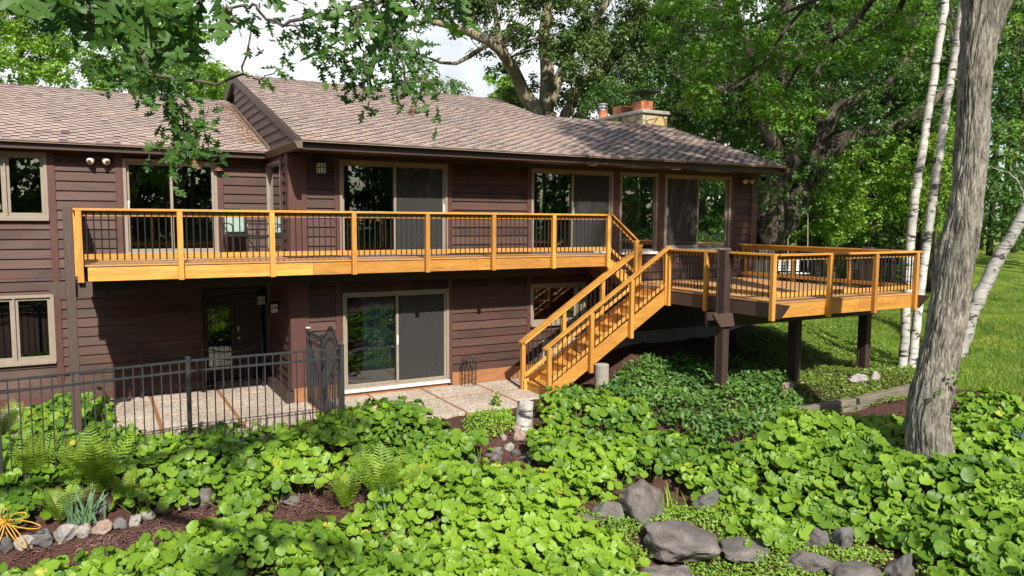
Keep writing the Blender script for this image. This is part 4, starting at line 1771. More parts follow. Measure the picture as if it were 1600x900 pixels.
floodlight(face_y(2.1), -3.31, 5.06, "twin cream floodlight high on the left wall beside the casement window")
floodlight(FY, 12.45, 5.05, "twin cream floodlight at the right corner of the house under the eave")
mb = MB()
mb.lathe([(.008, .13), (.012, .0), (.03, -.01), (.035, -.06), (.06, -.075), (.10, -.12), (.115, -.13), (.105, -.135)], (-1.04, 2.0, 5.06), 16)
t = thing("barn_lamp", "small copper barn lamp hanging under the eave above the left sliding door", "lamp", (-1.04, 2.0, 5.06))
mb.build("lamp_shade", copper, t, smooth=True)
mb = MB()
mb.tube([(-1.04, 2.06, 5.2), (-1.04, 2.0, 5.2), (-1.04, 2.0, 5.17)], .01, 6)
mb.build("lamp_arm", black_metal, t)
for x, y, lab in ((6.9, -.62, "left round recessed light in the dark soffit"), (9.45, -.62, "right round recessed light in the dark soffit above the picture window")):
    mb = MB()
    mb.lathe([(.11, 0), (.12, -.006), (.11, -.014), (.07, -.012)], (x, y, 5.222), 20)
    o = mb.build("soffit_light", white_paint, None, base=(x, y, 5.222))
    tag(o, lab, "lamp", "recessed soffit lights")

# curtain, plant stand and pots behind glass
mb = MB()
n = 130
for k in range(n):
    x0, x1 = 1.60 + 1.78 * k / n, 1.60 + 1.78 * (k + 1) / n
    y0, y1 = .42 + .035 * math.sin(k * 1.25), .42 + .035 * math.sin((k + 1) * 1.25)
    mb.add([(x0, y0, .24), (x1, y1, .24), (x1, y1, 2.34), (x0, y0, 2.34)], [(0, 1, 2, 3)])
o = mb.build("curtain", curtain_mat, None, base=(2.0, .42, .24))
tag(o, "blue grey curtain hanging behind the ground floor sliding door", "curtain")
st = thing("plant_stand", "light green metal plant stand behind the right upper sliding door", "shelf", (11.25, .62, 3.08))
for zz in (3.42, 3.75):
    mb = MB()
    mb.box(10.95, 11.6, .48, .78, zz - .02, zz)
    mb.build("shelf", green_paint, st)
for x in (10.97, 11.58):
    for y in (.5, .76):
        mb = MB()
        mb.tube([(x, y, 3.08), (x, y, 3.8)], .011, 6)
        mb.build("leg", green_paint, st)
for x, m_, r_, lab in ((11.12, green_paint, .09, "small green plant pot on the top shelf of the plant stand"), (11.42, clay, .12, "wide terracotta pot on the top shelf of the plant stand")):
    mb = MB()
    mb.lathe([(r_ * .75, 0), (r_, .16), (r_ * 1.05, .16), (r_ * 1.05, .19), (r_ * .9, .19), (r_ * .85, .15)], (x, .63, 3.75), 16)
    o = mb.build("plant_pot", m_, None, base=(x, .63, 3.75))
    tag(o, lab, "pot", "pots on the plant stand")


def chair(x, y, rz, label, cushion):
    t = thing("patio_chair", label, "chair", (x, y, UF), "chairs on the upper deck")
    c, s = math.cos(rz), math.sin(rz)

    def M(u, v, z):
        return (x + u * c - v * s, y + u * s + v * c, UF + z)
    mb = MB(M)
    mb.box(-.25, .25, -.25, .25, .40, .44)
    mb.build("seat", black_metal, t, bevel=0.01)
    mb = MB(M)
    for u in np.linspace(-.22, .22, 9):
        mb.tube([(u, .24, .42), (u, .33, .95)], .008, 5)
    mb.tube([(-.25, .23, .42), (-.25, .33, .93), (-.18, .345, .98), (.18, .345, .98), (.25, .33, .93), (.25, .23, .42)], .015, 6)
    mb.build("backrest", black_metal, t)
    for u in (-.25, .25):
        mb = MB(M)
        mb.tube([(u, .28, .66), (u * 1.08, .0, .68), (u * 1.08, -.24, .66), (u * 1.05, -.28, .6), (u, -.25, .42)], .014, 6)
        mb.build("armrest", black_metal, t)
        for v in (-.24, .24):
            mb = MB(M)
            mb.tube([(u, v, .42), (u * 1.06, v * 1.1, .0)], .015, 6)
            mb.build("leg", black_metal, t)
    if cushion:
        mb = MB(M)
        mb.box(-.21, .21, .17, .28, .46, .86)
        o = mb.build("chair_cushion", cushion_mat, None, base=(x, y, UF + .46), bevel=0.04)
        tag(o, cushion, "cushion", "cushions on the deck chairs")


chair(-.74, 1.45, 0.25, "black metal deck chair by the left sliding door holding a pale cushion", "pale green cushion on the deck chair by the left sliding door")
chair(-.36, .72, -1.35, "black metal deck chair against the side window beside the house corner", "pale green cushion on the deck chair against the side window")

# wire trellis by the wall
t = thing("wire_trellis", "thin black wire plant support standing against the lower siding", "plant support", (3.83, -.25, .18))
for k in range(6):
    a = math.pi * k / 6
    mb = MB()
    c, s = math.cos(a) * .17, math.sin(a) * .17
    mb.tube([(3.83 - c, -.27 - s, .18), (3.83 - c, -.27 - s, .65), (3.83 - c * .7, -.27 - s * .7, .82), (3.83, -.27, .90), (3.83 + c * .7, -.27 + s * .7, .82), (3.83 + c, -.27 + s, .65), (3.83 + c, -.27 + s, .18)], .005, 5)
    mb.build("hoop", black_metal, t)
for z_ in (.35, .55, .7):
    mb = MB()
    mb.tube([(3.83 + .17 * math.cos(a), -.27 + .17 * math.sin(a), z_) for a in np.linspace(0, 2 * math.pi, 17)], .005, 5)
    mb.build("ring", black_metal, t)

# garden spinner at the lower left
gp = ground_at(28, 870)
hub = pt(8, 815, float((gp - CAM_POS) @ AX_F))
t = thing("garden_spinner", "yellow metal flower spinner with looped petals on a thin stake", "garden ornament", (hub[0], hub[1], gp[2]))
mb = MB()
mb.tube([(hub[0], hub[1], gp[2] - .1), (hub[0], hub[1], hub[2])], .008, 6)
mb.build("stake", black_metal, t)
for k in range(11):
    a = 2 * math.pi * k / 11 + RNG.uniform(-.12, .12)
    tilt_ = RNG.uniform(-.35, .6)
    dv = (AX_R * math.cos(a) + np.array([0, 0, 1.0]) * math.sin(a)) * math.cos(tilt_) - AX_F * math.sin(tilt_)
    sv = -AX_R * math.sin(a) + np.array([0, 0, 1.0]) * math.cos(a)
    Lp = RNG.uniform(.18, .25)
    P = []
    for q in np.linspace(0, 2 * math.pi, 19):
        P.append(hub + dv * (Lp - (Lp - .02) * math.cos(q)) + sv * .05 * math.sin(q) - AX_F * (.02 + .16 * (1 - math.cos(q)) * .25) - np.array([0, 0, .05 * (1 - math.cos(q))]))
    mb = MB()
    mb.tube(P, .0075, 6)
    mb.build("petal", yellow_metal, t, smooth=True)
mb = MB()
mb.tube([hub - AX_F * .02, hub - AX_F * .06], [.03, .02], 10)
mb.build("hub", yellow_metal, t)

# ------------------------------------------------------------------ stones, walls, stump
def rock(name, c, size, mat, label, group=None, seed=0, flat=0.7, angular=0.5, rz=0.0, cat="boulder", sub=4):
    r = np.random.default_rng(seed)
    bm = bmesh.new()
    bmesh.ops.create_icosphere(bm, subdivisions=sub, radius=1.0)
    P = np.array([v.co[:] for v in bm.verts])
    # cut by random planes to get facets, then roughen
    for k in range(int(6 + 12 * angular)):
        n = r.normal(size=3)
        n /= np.linalg.norm(n)
        d = r.uniform(.46, .82)
        h = P @ n - d
        P -= np.where(h > 0, h * (0.55 + .45 * angular), 0)[:, None] * n
    ph = r.uniform(0, 6, (6, 3))
    fr_ = r.uniform(2, 9, (6, 3))
    dn = sum(np.sin(P * fr_[i] + ph[i]).prod(1) for i in range(6)) * .06 + np.sin(P @ r.normal(0, 14, (3, 5)) + r.uniform(0, 6, 5)).sum(1) * .008 + r.normal(0, .007, len(P))
    P = P * (1 + dn)[:, None]
    P *= np.array([size[0] / 2, size[1] / 2, size[2] / 2])
    cz, sz = math.cos(rz), math.sin(rz)
    P = np.stack([P[:, 0] * cz - P[:, 1] * sz, P[:, 0] * sz + P[:, 1] * cz, P[:, 2]], 1)
    for v, q in zip(bm.verts, P):
        v.co = q
    me = bpy.data.meshes.new(name)
    bm.to_mesh(me)
    bm.free()
    me.materials.append(mat)
    o = bpy.data.objects.new(name, me)
    COL.objects.link(o)
    o.location = (c[0], c[1], c[2] + size[2] * .5 * flat)
    tag(o, label, cat, group)
    return o


ROCKS = []


def px_rock(px, py, w, h, mat, label, seed, angular=.6, flat=.55, rz=0.0, group="boulders of the rock garden", depth=None, cat="boulder", name="boulder", tall=1.25):
    """a stone whose foot is seen at (px, py) and which looks w by h pixels large"""
    g = ground_at(px, py)
    Z = float((g - CAM_POS) @ AX_F)
    sw = w * Z / CAM_F
    sh = h * Z / CAM_F
    o = rock(name, g, (sw, sw * (depth or .8), sh * tall), mat, label, group, seed, flat - (.24 if name == "boulder" else .15), angular, rz, cat)
    ROCKS.append((px, py - h * .5, w * .5, h * .55))
    return o


px_rock(1008, 808, 104, 86, rock_grey, "largest upright grey boulder in the middle of the leafy bed", 3, .9, rz=.3)
px_rock(1052, 864, 150, 52, rock_grey, "wide flat grey boulder just in front of the largest upright boulder", 5, .7, rz=-.2, depth=1.1)
px_rock(1038, 925, 96, 62, rock_grey, "grey boulder cut by the bottom edge below the wide flat boulder", 8, .8)
px_rock(946, 812, 74, 42, rock_grey, "low grey boulder just left of the largest upright boulder", 11, .6)
px_rock(908, 700, 34, 24, rock_grey, "small grey boulder poking out of the leaves below the stairway", 13, .6)
px_rock(1320, 856, 54, 38, rock_dark, "blocky dark boulder under the leaves at the lower right", 17, .95, rz=.5)
px_rock(1276, 852, 56, 28, rock_dark, "low dark boulder touching the left side of the blocky dark boulder", 19, .7)
px_rock(1409, 908, 62, 50, rock_dark, "rounded brown grey boulder at the bottom edge near the right corner", 23, .5)
px_rock(1335, 903, 115, 30, rock_grey, "long flat slab left of the rounded brown grey boulder", 29, .6, depth=.7)
px_rock(1262, 886, 95, 26, rock_grey, "thin flat slab below the low dark boulder", 31, .6, depth=.8)
px_rock(1112, 792, 80, 34, rock_dark, "dark shaded boulder half hidden by leaves right of the largest boulder", 37, .7)
px_rock(1165, 868, 110, 22, rock_grey, "low brown slab among the lime creeper at the bottom", 41, .5, depth=.8)
px_rock(908, 826, 46, 26, rock_grey, "small grey boulder in the creeper left of the low grey boulder", 43, .6)
px_rock(772, 716, 44, 22, rock_grey, "flat grey stone in front of the birch stump", 47, .6)
px_rock(738, 728, 30, 26, rock_pale, "small pale pointed stone in the leaves left of the birch stump path", 49, .9)
px_rock(830, 722, 34, 18, rock_dark, "dark flat stone right below the birch stump", 53, .6)
px_rock(1230, 614, 24, 22, rock_pink, "pinkish stone beside the middle deck post", 57, .5)
px_rock(1338, 600, 40, 20, rock_pale, "square pale stone at the foot of the right deck post", 59, .8)
px_rock(1368, 592, 20, 14, rock_pale, "small pale stone right of the right deck post", 61, .5)
px_rock(455, 788, 40, 12, rock_grey, "flat grey stepping stone at the edge of the mulch path", 63, .4, depth=1.0)
px_rock(162, 806, 46, 22, rock_dark, "flat dark stone behind the row of path edging stones", 67, .5)
EDGE = [(8, 862, 34, 26, rock_dark, "dark edging stone beside the yellow spinner"), (38, 858, 34, 24, rock_pale, "first pale edging stone right of the yellow spinner"),
        (68, 852, 38, 24, rock_dark, "dark edging stone left of the big rounded pale stone"), (103, 846, 38, 30, rock_pale, "big rounded pale edging stone below the ferns"),
        (134, 840, 25, 24, rock_pale, "narrow pale edging stone right of the big rounded one"), (161, 832, 36, 22, rock_pink, "brownish wide edging stone in front of the iris clump"),
        (190, 828, 26, 20, rock_dark, "small dark edging stone right of the iris clump"), (212, 821, 24, 20, rock_pale, "small grey white edging stone after the small dark one"),
        (232, 813, 26, 20, rock_pale, "pale edging stone left of the pink one"), (257, 804, 28, 22, rock_pink, "pink brown edging stone near the bend of the path"),
        (290, 795, 44, 22, rock_pale, "long flat white edging stone near the bend of the path"), (321, 786, 34, 28, rock_dark, "dark upright edging stone at the right end of the row")]
for i, (a, b, w, h, m, lab) in enumerate(EDGE):
    px_rock(a, b, w, h, m, lab, 100 + i, .35, .6, group="edging stones of the mulch path", cat="stone", name="edging_stone")
PEB = [(808, 676, 18, 14, rock_pink, "pink pebble left of the birch stump"), (812, 692, 24, 16, rock_pink, "larger pinkish cobble below the birch stump"),
       (796, 704, 18, 14, rock_pale, "whitish cobble between the flat stones before the stump"), (786, 690, 14, 10, rock_pale, "small white pebble left of the cobbles"),
       (806, 712, 14, 10, rock_dark, "small dark pebble beside the whitish cobble")]
for i, (a, b, w, h, m, lab) in enumerate(PEB):
    px_rock(a, b, w, h, m, lab, 140 + i, .2, .6, group="cobbles before the birch stump", cat="stone", name="cobble")

g = ground_at(818, 668)
mb = MB()
rr = [.165, .155, .15, .15, .152]
mb.tube([(g[0] + .01 * k, g[1], g[2] - .05 + .13 * k) for k in range(5)], rr, 20, rough=lambda i, k: .03 * math.sin(k * 2.1 + i))
o = mb.build("birch_stump", bark_birch, None, base=tuple(g))
tag(o, "short white birch stump standing at the edge of the patio", "stump")

rw = thing("retaining_wall", "weathered low timber retaining wall below the lower deck", "wall", (10.2, -5.62, .1))
WL = [(7.55, -5.50), (9.9, -5.62), (12.9, -5.75)]
for lev in range(2):
    for (a, b) in zip(WL[:-1], WL[1:]):
        za, zb = float(gz(a[0], a[1] - .2)) - .05 + lev * .148, float(gz(b[0], b[1] - .2)) - .05 + lev * .148
        mb = MB()
        mb.beam((a[0] + .02 + lev * .1, a[1] + lev * .012, za), (b[0] - .0, b[1] + lev * .012, zb), .16, 0, .144)
        mb.build("timber", old_timber, rw, bevel=0.012)

# ------------------------------------------------------------------ broad leaved bed
COVER = [
    [(-60, 735), (0, 700), (60, 672), (150, 668), (240, 690), (300, 668), (360, 655), (470, 642), (500, 625), (560, 655), (640, 632), (700, 662), (740, 672), (768, 700), (740, 722), (800, 735), (850, 745), (900, 790), (850, 800), (800, 790),
     (740, 800), (660, 790), (600, 740), (555, 742), (440, 765), (385, 790), (335, 778), (275, 772), (235, 748), (150, 745), (60, 750), (-20, 790), (-60, 790)],
    [(30, 905), (130, 860), (210, 862), (300, 828), (420, 808), (520, 800), (560, 770), (660, 775), (740, 780), (800, 785), (870, 800), (960, 850), (1030, 885), (1040, 960), (-60, 980), (-60, 915)],
    [(845, 620), (900, 612), (1000, 640), (1060, 668), (1130, 690), (1180, 690), (1230, 662), (1330, 650), (1400, 655), (1432, 680), (1450, 735), (1540, 762), (1620, 745), (1620, 960), (1480, 930), (1440, 850), (1340, 815), (1250, 812),
     (1200, 840), (1120, 800), (1090, 770), (1050, 735), (960, 745), (930, 790), (880, 745), (835, 700), (850, 660)],
    [(1482, 655), (1500, 622), (1560, 618), (1620, 640), (1620, 760), (1540, 755), (1490, 735)],
    [(-60, 740), (50, 745), (62, 785), (20, 815), (-60, 830)], [(170, 735), (260, 740), (305, 775), (245, 795), (205, 785)],
    [(100, 630), (155, 625), (160, 660), (60, 672), (20, 660)],
]
CREEP = [[(900, 800), (960, 780), (1050, 790), (1120, 800), (1200, 850), (1300, 830), (1380, 860), (1460, 890), (1460, 940), (900, 940)], [(722, 662), (745, 642), (800, 638), (806, 668), (770, 690), (735, 682)],
         [(850, 780), (900, 780), (960, 830), (1015, 870), (1015, 920), (930, 930), (860, 850)],
         [(1060, 870), (1150, 845), (1230, 815), (1300, 850), (1290, 920), (1060, 930)],
         [(1080, 770), (1160, 790), (1230, 830), (1150, 850), (1090, 820)]]
UNDER = [[(945, 605), (965, 580), (1010, 558), (1110, 562), (1190, 575), (1240, 600), (1260, 640), (1200, 668), (1120, 690), (1060, 665), (990, 632), (930, 610)]]
MEADOW = [[(1150, 560), (1150, 520), (1240, 505), (1330, 505), (1410, 560), (1440, 590), (1425, 622), (1300, 645), (1220, 662)]]
MULCH = [[(-60, 900), (-40, 830), (120, 850), (260, 805), (340, 790), (400, 790), (520, 745), (600, 745), (560, 800), (500, 800), (420, 810), (330, 830), (220, 865), (120, 880), (0, 930)],
         [(800, 668), (850, 680), (840, 730), (760, 715)], [(1360, 650), (1430, 640), (1430, 690), (1370, 690)], [(1490, 625), (1560, 628), (1555, 650), (1490, 648)], [(1120, 680), (1210, 680), (1200, 705), (1120, 705)]]


def vnoise(x, y, s, seed):
    r = np.random.default_rng(seed)
    a = r.uniform(0, 6.28, (5, 2))
    f = r.uniform(.6, 1.7, (5, 2)) / s
    v = sum(np.sin(x * f[i, 0] + a[i, 0] + 1.3 * np.sin(y * f[i, 1] * .7)) * np.sin(y * f[i, 1] + a[i, 1]) for i in range(5))
    return np.clip(.5 + v / 4.0, 0, 1)


def scatter(polys, per_m2, h, avoid_rocks=True):
    lo, hi = np.array([-7, -11.6]), np.array([17, 4.5])
    n = int((hi - lo).prod() * per_m2)
    st_ = 1 / math.sqrt(per_m2)
    gx, gy = np.meshgrid(np.arange(lo[0], hi[0], st_), np.arange(lo[1], hi[1], st_))
    p = np.column_stack([gx.ravel(), gy.ravel()]) + RNG.uniform(-.5, .5, (gx.size, 2)) * st_ * 1.25
    n = len(p)
    z = np.empty(n)
    for i in range(0, n, 40000):
        z[i:i + 40000] = gz(p[i:i + 40000, 0], p[i:i + 40000, 1])
    P = np.column_stack([p, z])
    q = to_px(P + np.array([0, 0, h]))
    ok = np.zeros(n, bool)
    for pl in polys:
        ok |= in_poly(q, pl)
    if avoid_rocks:
        for (rx, ry, rw_, rh) in ROCKS:
            ok &= ((q[:, 0] - rx) / rw_) ** 2 + ((q[:, 1] - ry - 4) / rh) ** 2 > .62
    # keep off the patio and the stair
    ok &= ~((p[:, 1] > -2.15) & (p[:, 0] < 5.6) & (p[:, 0] > -3.0) & (p[:, 1] < 3))
    return P[ok]


def cover():
    plants = scatter(COVER, 22, .24)
    q = RNG.uniform((-3, -18), (15, -10.3), (900, 2))
    q = q[(to_px(np.column_stack([q, gz(q[:, 0], q[:, 1]) + .5]))[:, 1] > 940) | (q[:, 1] < -13)]
    plants = np.concatenate([plants, np.column_stack([q, gz(q[:, 0], q[:, 1])])])
    n = len(plants)
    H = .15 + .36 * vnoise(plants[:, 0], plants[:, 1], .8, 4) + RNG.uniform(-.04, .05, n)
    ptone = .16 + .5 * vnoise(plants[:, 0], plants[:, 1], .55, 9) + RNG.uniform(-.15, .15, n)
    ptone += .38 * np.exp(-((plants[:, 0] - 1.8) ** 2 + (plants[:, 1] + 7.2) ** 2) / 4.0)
    sets = []
    per = 10
    ci = np.repeat(np.arange(n), per)
    m = len(ci)
    ang = RNG.uniform(0, 2 * math.pi, m)
    rr_ = np.sqrt(RNG.uniform(0, 1, m)) * .24
    out = np.stack([np.cos(ang), np.sin(ang), np.zeros(m)], 1)
    pos = plants[ci] + out * rr_[:, None]
    pos[:, 2] += H[ci] * (1.05 - .75 * (rr_ / .24) ** 2 * RNG.uniform(.3, 1, m)) + RNG.uniform(-.03, .03, m)
    tilt = RNG.normal(.36, .34, m) + .45 * rr_ / .24
    nz = np.array([0, 0, 1.0]) + out * tilt[:, None] + RNG.normal(0, .18, (m, 3)) + np.array([-.08, -.36, 0])
    nz /= np.linalg.norm(nz, axis=1, keepdims=True)
    a2 = ang + RNG.normal(0, .7, m)
    d = np.stack([np.cos(a2), np.sin(a2), np.zeros(m)], 1)
    d -= nz * (d * nz).sum(1, keepdims=True)
    fr = frames(d, nz)
    sc = np.where(RNG.uniform(0, 1, m) < .25, RNG.uniform(.05, .09, m), RNG.uniform(.085, .160, m)) * (1.0 + .25 * (plants[ci, 0] > 5))
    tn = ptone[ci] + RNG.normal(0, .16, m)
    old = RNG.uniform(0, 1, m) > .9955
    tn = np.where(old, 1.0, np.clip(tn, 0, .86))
    kind = RNG.integers(0, 5, m)
    for k in range(5):
        s = kind == k
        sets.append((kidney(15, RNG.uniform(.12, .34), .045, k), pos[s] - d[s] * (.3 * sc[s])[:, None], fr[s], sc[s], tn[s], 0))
    # leaf stalks
    s = RNG.uniform(0, 1, m) < .35
    k = int(s.sum())
    top = pos[s]
    bot = plants[ci][s] + RNG.normal(0, .03, (k, 3)) * (1, 1, 0)
    dv = top - bot
    L = np.linalg.norm(dv, axis=1)
    tpl = (np.array([(0, -.012, 0), (1, -.008, 0), (1, .008, 0), (0, .012, 0)]), [(0, 1, 2, 3)])
    tocam = CAM_POS - top
    sets.append((tpl, bot, frames(dv, tocam), L, np.full(k, .55), 0))
    o = leaf_object("leafy_ground_cover", sets, [leaf_cover])
    tag(o, "bright green round leaved plants filling the sloping bed in front of the house", "ground cover", None, "stuff")


cover()


def low_cover(name, polys, per_m2, h, size, mat, label, hmax, tpl=T_OVAL, up=1.0):
    P = scatter(polys, per_m2, h)
    n = len(P)
    z = RNG.uniform(.2, 1, n) ** .7 * hmax * (.4 + .9 * vnoise(P[:, 0], P[:, 1], .35, 21))
    P = P + np.column_stack([np.zeros(n), np.zeros(n), z])
    nz = RNG.normal(0, .5, (n, 3)) + np.array([-.05, -.3, up])
    nz /= np.linalg.norm(nz, axis=1, keepdims=True)
    d = rand_dirs(n)
    tn = .15 + .7 * vnoise(P[:, 0], P[:, 1], .4, 33) * .7 + RNG.normal(0, .18, n)
    o = leaf_object(name, [(tpl, P, frames(d - nz * (d * nz).sum(1, keepdims=True), nz), size * RNG.uniform(.6, 1.4, n), tn, 0)], [mat])
    tag(o, label, "ground cover", None, "stuff")
    return o


low_cover("lime_creeper", CREEP, 1300, .06, .045, leaf_lime, "fine lime green creeper between the boulders and beside the stump", .14)
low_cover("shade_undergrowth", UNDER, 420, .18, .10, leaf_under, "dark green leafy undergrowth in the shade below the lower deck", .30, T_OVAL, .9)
low_cover("low_meadow", MEADOW, 800, .06, .055, leaf_grass, "short weedy green cover behind the timber retaining wall", .13)


def mulch():
    P = scatter(MULCH, 700, .02)
    n = len(P)
    tpl = (np.array([(-.5, -.18, 0), (.5, -.14, 0), (.45, .16, .02), (-.5, .15, .03), (-.4, -.1, .12), (.42, .1, .1)]), [(0, 1, 2, 3), (3, 2, 5, 4), (0, 4, 5, 1)])
    nz = RNG.normal(0, .35, (n, 3)) + np.array([0, 0, 1.0])
    nz /= np.linalg.norm(nz, axis=1, keepdims=True)
    d = rand_dirs(n)
    P[:, 2] += RNG.uniform(-.005, .02, n)
    o = leaf_object("mulch", [(tpl, P, frames(d - nz * (d * nz).sum(1, keepdims=True), nz), RNG.uniform(.03, .09, n), RNG.uniform(0, 1, n), 0)], [mulch_mat])
    tag(o, "reddish brown shredded bark mulch on the garden path", "mulch", None, "stuff")


mulch()


def lawn():
    n = 90000
    u = RNG.uniform(0, 1, n) ** 1.6
    Z = 15 + 30 * u
    X_ = RNG.uniform(1150, 1640, n)
    base = CAM_POS[:2] + Z[:, None] * (AX_F[:2] + ((X_ - 800) / CAM_F)[:, None] * AX_R[:2])
    z = np.concatenate([gz(base[i:i + 30000, 0], base[i:i + 30000, 1]) for i in range(0, n, 30000)])
    x, y = base[:, 0], base[:, 1]
    ok = (x > 13.35 + np.where(y < -5, (-5 - y) * .12, 0) + RNG.normal(0, .3, n)) | ((x > 12.6) & (y > -2.5))
    P = np.column_stack([x, y, z])[ok]
    k = len(P)
    d = np.array([0, 0, 1.0]) + RNG.normal(0, .4, (k, 3)) * (1, 1, .2)
    tn = 1.25 * vnoise(P[:, 0], P[:, 1], 1.6, 5) - .15 + RNG.normal(0, .18, k)
    o = leaf_object("lawn_grass", [(T_BLADE, P, frames(d, rand_dirs(k)), RNG.uniform(.06, .13, k), tn, 0)], [leaf_grass])
    tag(o, "mown lawn grass rising behind the lower deck", "grass", None, "stuff")


lawn()


# ferns, iris and other single plants ------------------------------------------------
def fern(px, py, size, nfr, label, seed, group="ferns of the garden"):
    g = ground_at(px, py)
    r = np.random.default_rng(seed)
    P, D, NZ, S = [], [], [], []
    stem = MB()
    nfr += 5
    for k in range(nfr):
        a = 2 * math.pi * k / nfr + r.uniform(-.3, .3)
        L = size * 1.15 * r.uniform(.75, 1.1)
        lean = r.uniform(.15, .7)
        o_ = np.array([math.cos(a), math.sin(a), 0])
        pts = []
        for t in np.linspace(0, 1, 20):
            rad_ = L * lean * (t ** 1.3)
            hh = L * (1.0 * t - .50 * lean * t ** 3)
            pts.append(g + o_ * rad_ + np.array([0, 0, hh]))
        pts = np.array(pts)
        stem.tube(pts[::3], list(np.linspace(.006, .002, len(pts[::3]))), 4)
        for i in range(2, 20):
            dv = pts[i] - pts[i - 1]
            dv /= np.linalg.norm(dv)
            side = np.cross(dv, np.array([0, 0, 1.0]))
            side /= np.linalg.norm(side) + 1e-9
            nrm = np.cross(side, dv)
            t = i / 19
            ll = L * .17 * math.sin(math.pi * (0.12 + .86 * t)) ** .8 + .01
            for sg in (-1, 1):
                P.append(pts[i])
                D.append(side * sg + dv * .45 - np.array([0, 0, .12]))
                NZ.append(nrm if nrm[2] > 0 else -nrm)
                S.append(ll)
    n = len(P)
    tpl = (np.array([(0, -.04, 0), (.35, -.075, .01), (.7, -.055, 0), (1, 0, -.08), (.7, .055, 0), (.35, .075, .01), (0, .04, 0)]), None)
    tpl = (tpl[0], [(0, 1, 5, 6), (1, 2, 4, 5), (2, 3, 4)])
    tn = np.clip(r.normal(.5, .2, n), 0, 1)
    o = leaf_object("fern", [(tpl, np.array(P), frames(np.array(D), np.array(NZ)), np.array(S), tn, 0)], [leaf_fern], None, tuple(g), extra=(stem.v, stem.f, [.6] * len(stem.v), 0))
    tag(o, label, "fern", group)


FERNS = [(58, 765, .85, 9, "tall yellow green fern left of the other ferns behind the edging stones"), (160, 778, .95, 10, "largest upright fern in the left bed behind the iris clump"),
         (95, 822, .62, 9, "low spreading fern just above the big rounded pale edging stone"), (198, 800, .6, 8, "small fern at the right end of the left fern group"),
         (125, 760, .7, 8, "fern standing between the tall fern and the largest fern"), (596, 800, .95, 12, "big feathery fern in the middle of the leafy bed"),
         (540, 800, .7, 9, "smaller fern left of the big feathery fern beside the mulch"), (640, 795, .65, 9, "fern tucked against the right side of the big feathery fern"),
         (12, 690, .7, 9, "bright fern behind the metal fence at the left edge")]
for i, f in enumerate(FERNS):
    fern(*f, seed=300 + i)


def blade_clump(px, py, n, h, mat, label, name, cat, seed, wid=.9, spread=.12, group=None):
    g = ground_at(px, py)
    r = np.random.default_rng(seed)
    pos = g + np.column_stack([r.normal(0, spread, n), r.normal(0, spread, n), np.zeros(n)])
    d = np.array([0, 0, 1.0]) + r.normal(0, .33, (n, 3)) * (1, 1, .1)
    tpl = (np.array([(0, -.035 * wid, 0), (0, .035 * wid, 0), (.4, -.035 * wid, 0), (.4, .035 * wid, 0), (.8, -.02 * wid, -.05), (.8, .02 * wid, -.05), (1, 0, -.12)]), [(0, 2, 3, 1), (2, 4, 5, 3), (4, 6, 5)])
    o = leaf_object(name, [(tpl, pos, frames(d, r.normal(size=(n, 3)) + (0, -1, 0)), h * r.uniform(.6, 1.1, n), r.uniform(0, 1, n), 0)], [mat], None, tuple(g))
    tag(o, label, cat, group)


blade_clump(132, 822, 60, .5, leaf_iris, "grey green sword leaved iris clump below the ferns", "iris_clump", "iris", 1)
blade_clump(610, 812, 40, .55, leaf_iris, "thin grassy clump in front of the big feathery fern", "grass_clump", "grass", 2, .5)
blade_clump(555, 660, 26, .5, leaf_iris, "dark strappy clump at the patio edge beside the gate", "daylily_clump", "daylily", 3)
blade_clump(1045, 800, 22, .4, leaf_fern, "small strappy daylily clump right of the largest boulder", "daylily_clump", "daylily", 4)
blade_clump(1150, 672, 30, .55, leaf_lime, "loose grassy clump at the left end of the timber wall", "grass_clump", "grass", 5, .4)


def bush(px, py, r_, h, mat, label, name, cat, n=2600, size=.05, group=None, flat=.8):
    g = ground_at(px, py)
    c = [g + np.array([RNG.uniform(-.5, .5) * r_, RNG.uniform(-.5, .5) * r_, h * RNG.uniform(.25, .85)]) for _ in range(12)]
    s = clump_leaves(c, [r_ * .55] * 12, n // 12, size, flat, .8, T_OVAL)
    st = MB()
    for q in c:
        st.tube([g + (0, 0, -.03), (g + q) / 2 + RNG.normal(0, .03, 3), q], [.012, .008, .003], 5)
    o = leaf_object(name, [s], [mat, bark_twig], None, tuple(g), extra=(st.v, st.f, [.4] * len(st.v), 1))
    tag(o, label, cat, group)


bush(1598, 720, .45, .5, leaf_blue, "small pale blue green shrub at the right edge", "shrub", "shrub")
bush(1570, 800, .55, .45, leaf_lime, "low yellow green shrub below the blue green shrub", "shrub", "shrub", 3000, .045)
bush(1190, 625, .4, .5, leaf_under, "leafy green shrub between the left and middle deck posts", "shrub", "shrub", 1800, .08)
bush(1450, 575, .3, .6, leaf_yellow, "thin yellowish shrub at the foot of the twin birch", "shrub", "shrub", 900, .06)
bush(905, 520, .3, .4, leaf_bright, "small bright shrub behind the stairway against the basement window", "shrub", "shrub", 900, .07)

bush(590, 612, .10, .10, leaf_lime, "tiny weed growing in the patio joint below the ground floor door", "weed", "weed", 120, .04)
bush(775, 640, .12, .32, leaf_lime, "single leafy seedling standing at the patio edge left of the stump", "weed", "weed", 60, .09)

# ------------------------------------------------------------------ trees
def px_path(pts, Z):
    return [pt(x, y, Z + (dz[0] if dz else 0)) for x, y, *dz in pts]


def add_limbs(owner, spec, Z, mat, name="limb", seg=14, n=10, wob=.02, tips=None):
    for pts, w0, w1 in spec:
        mb = MB()
        p = limb(mb, px_path(pts, Z), w0 / 2 * Z / CAM_F, w1 / 2 * Z / CAM_F, n, seg, wob)
        mb.build(name, mat, owner, smooth=True)
        if tips is not None:
            tips.append(p)


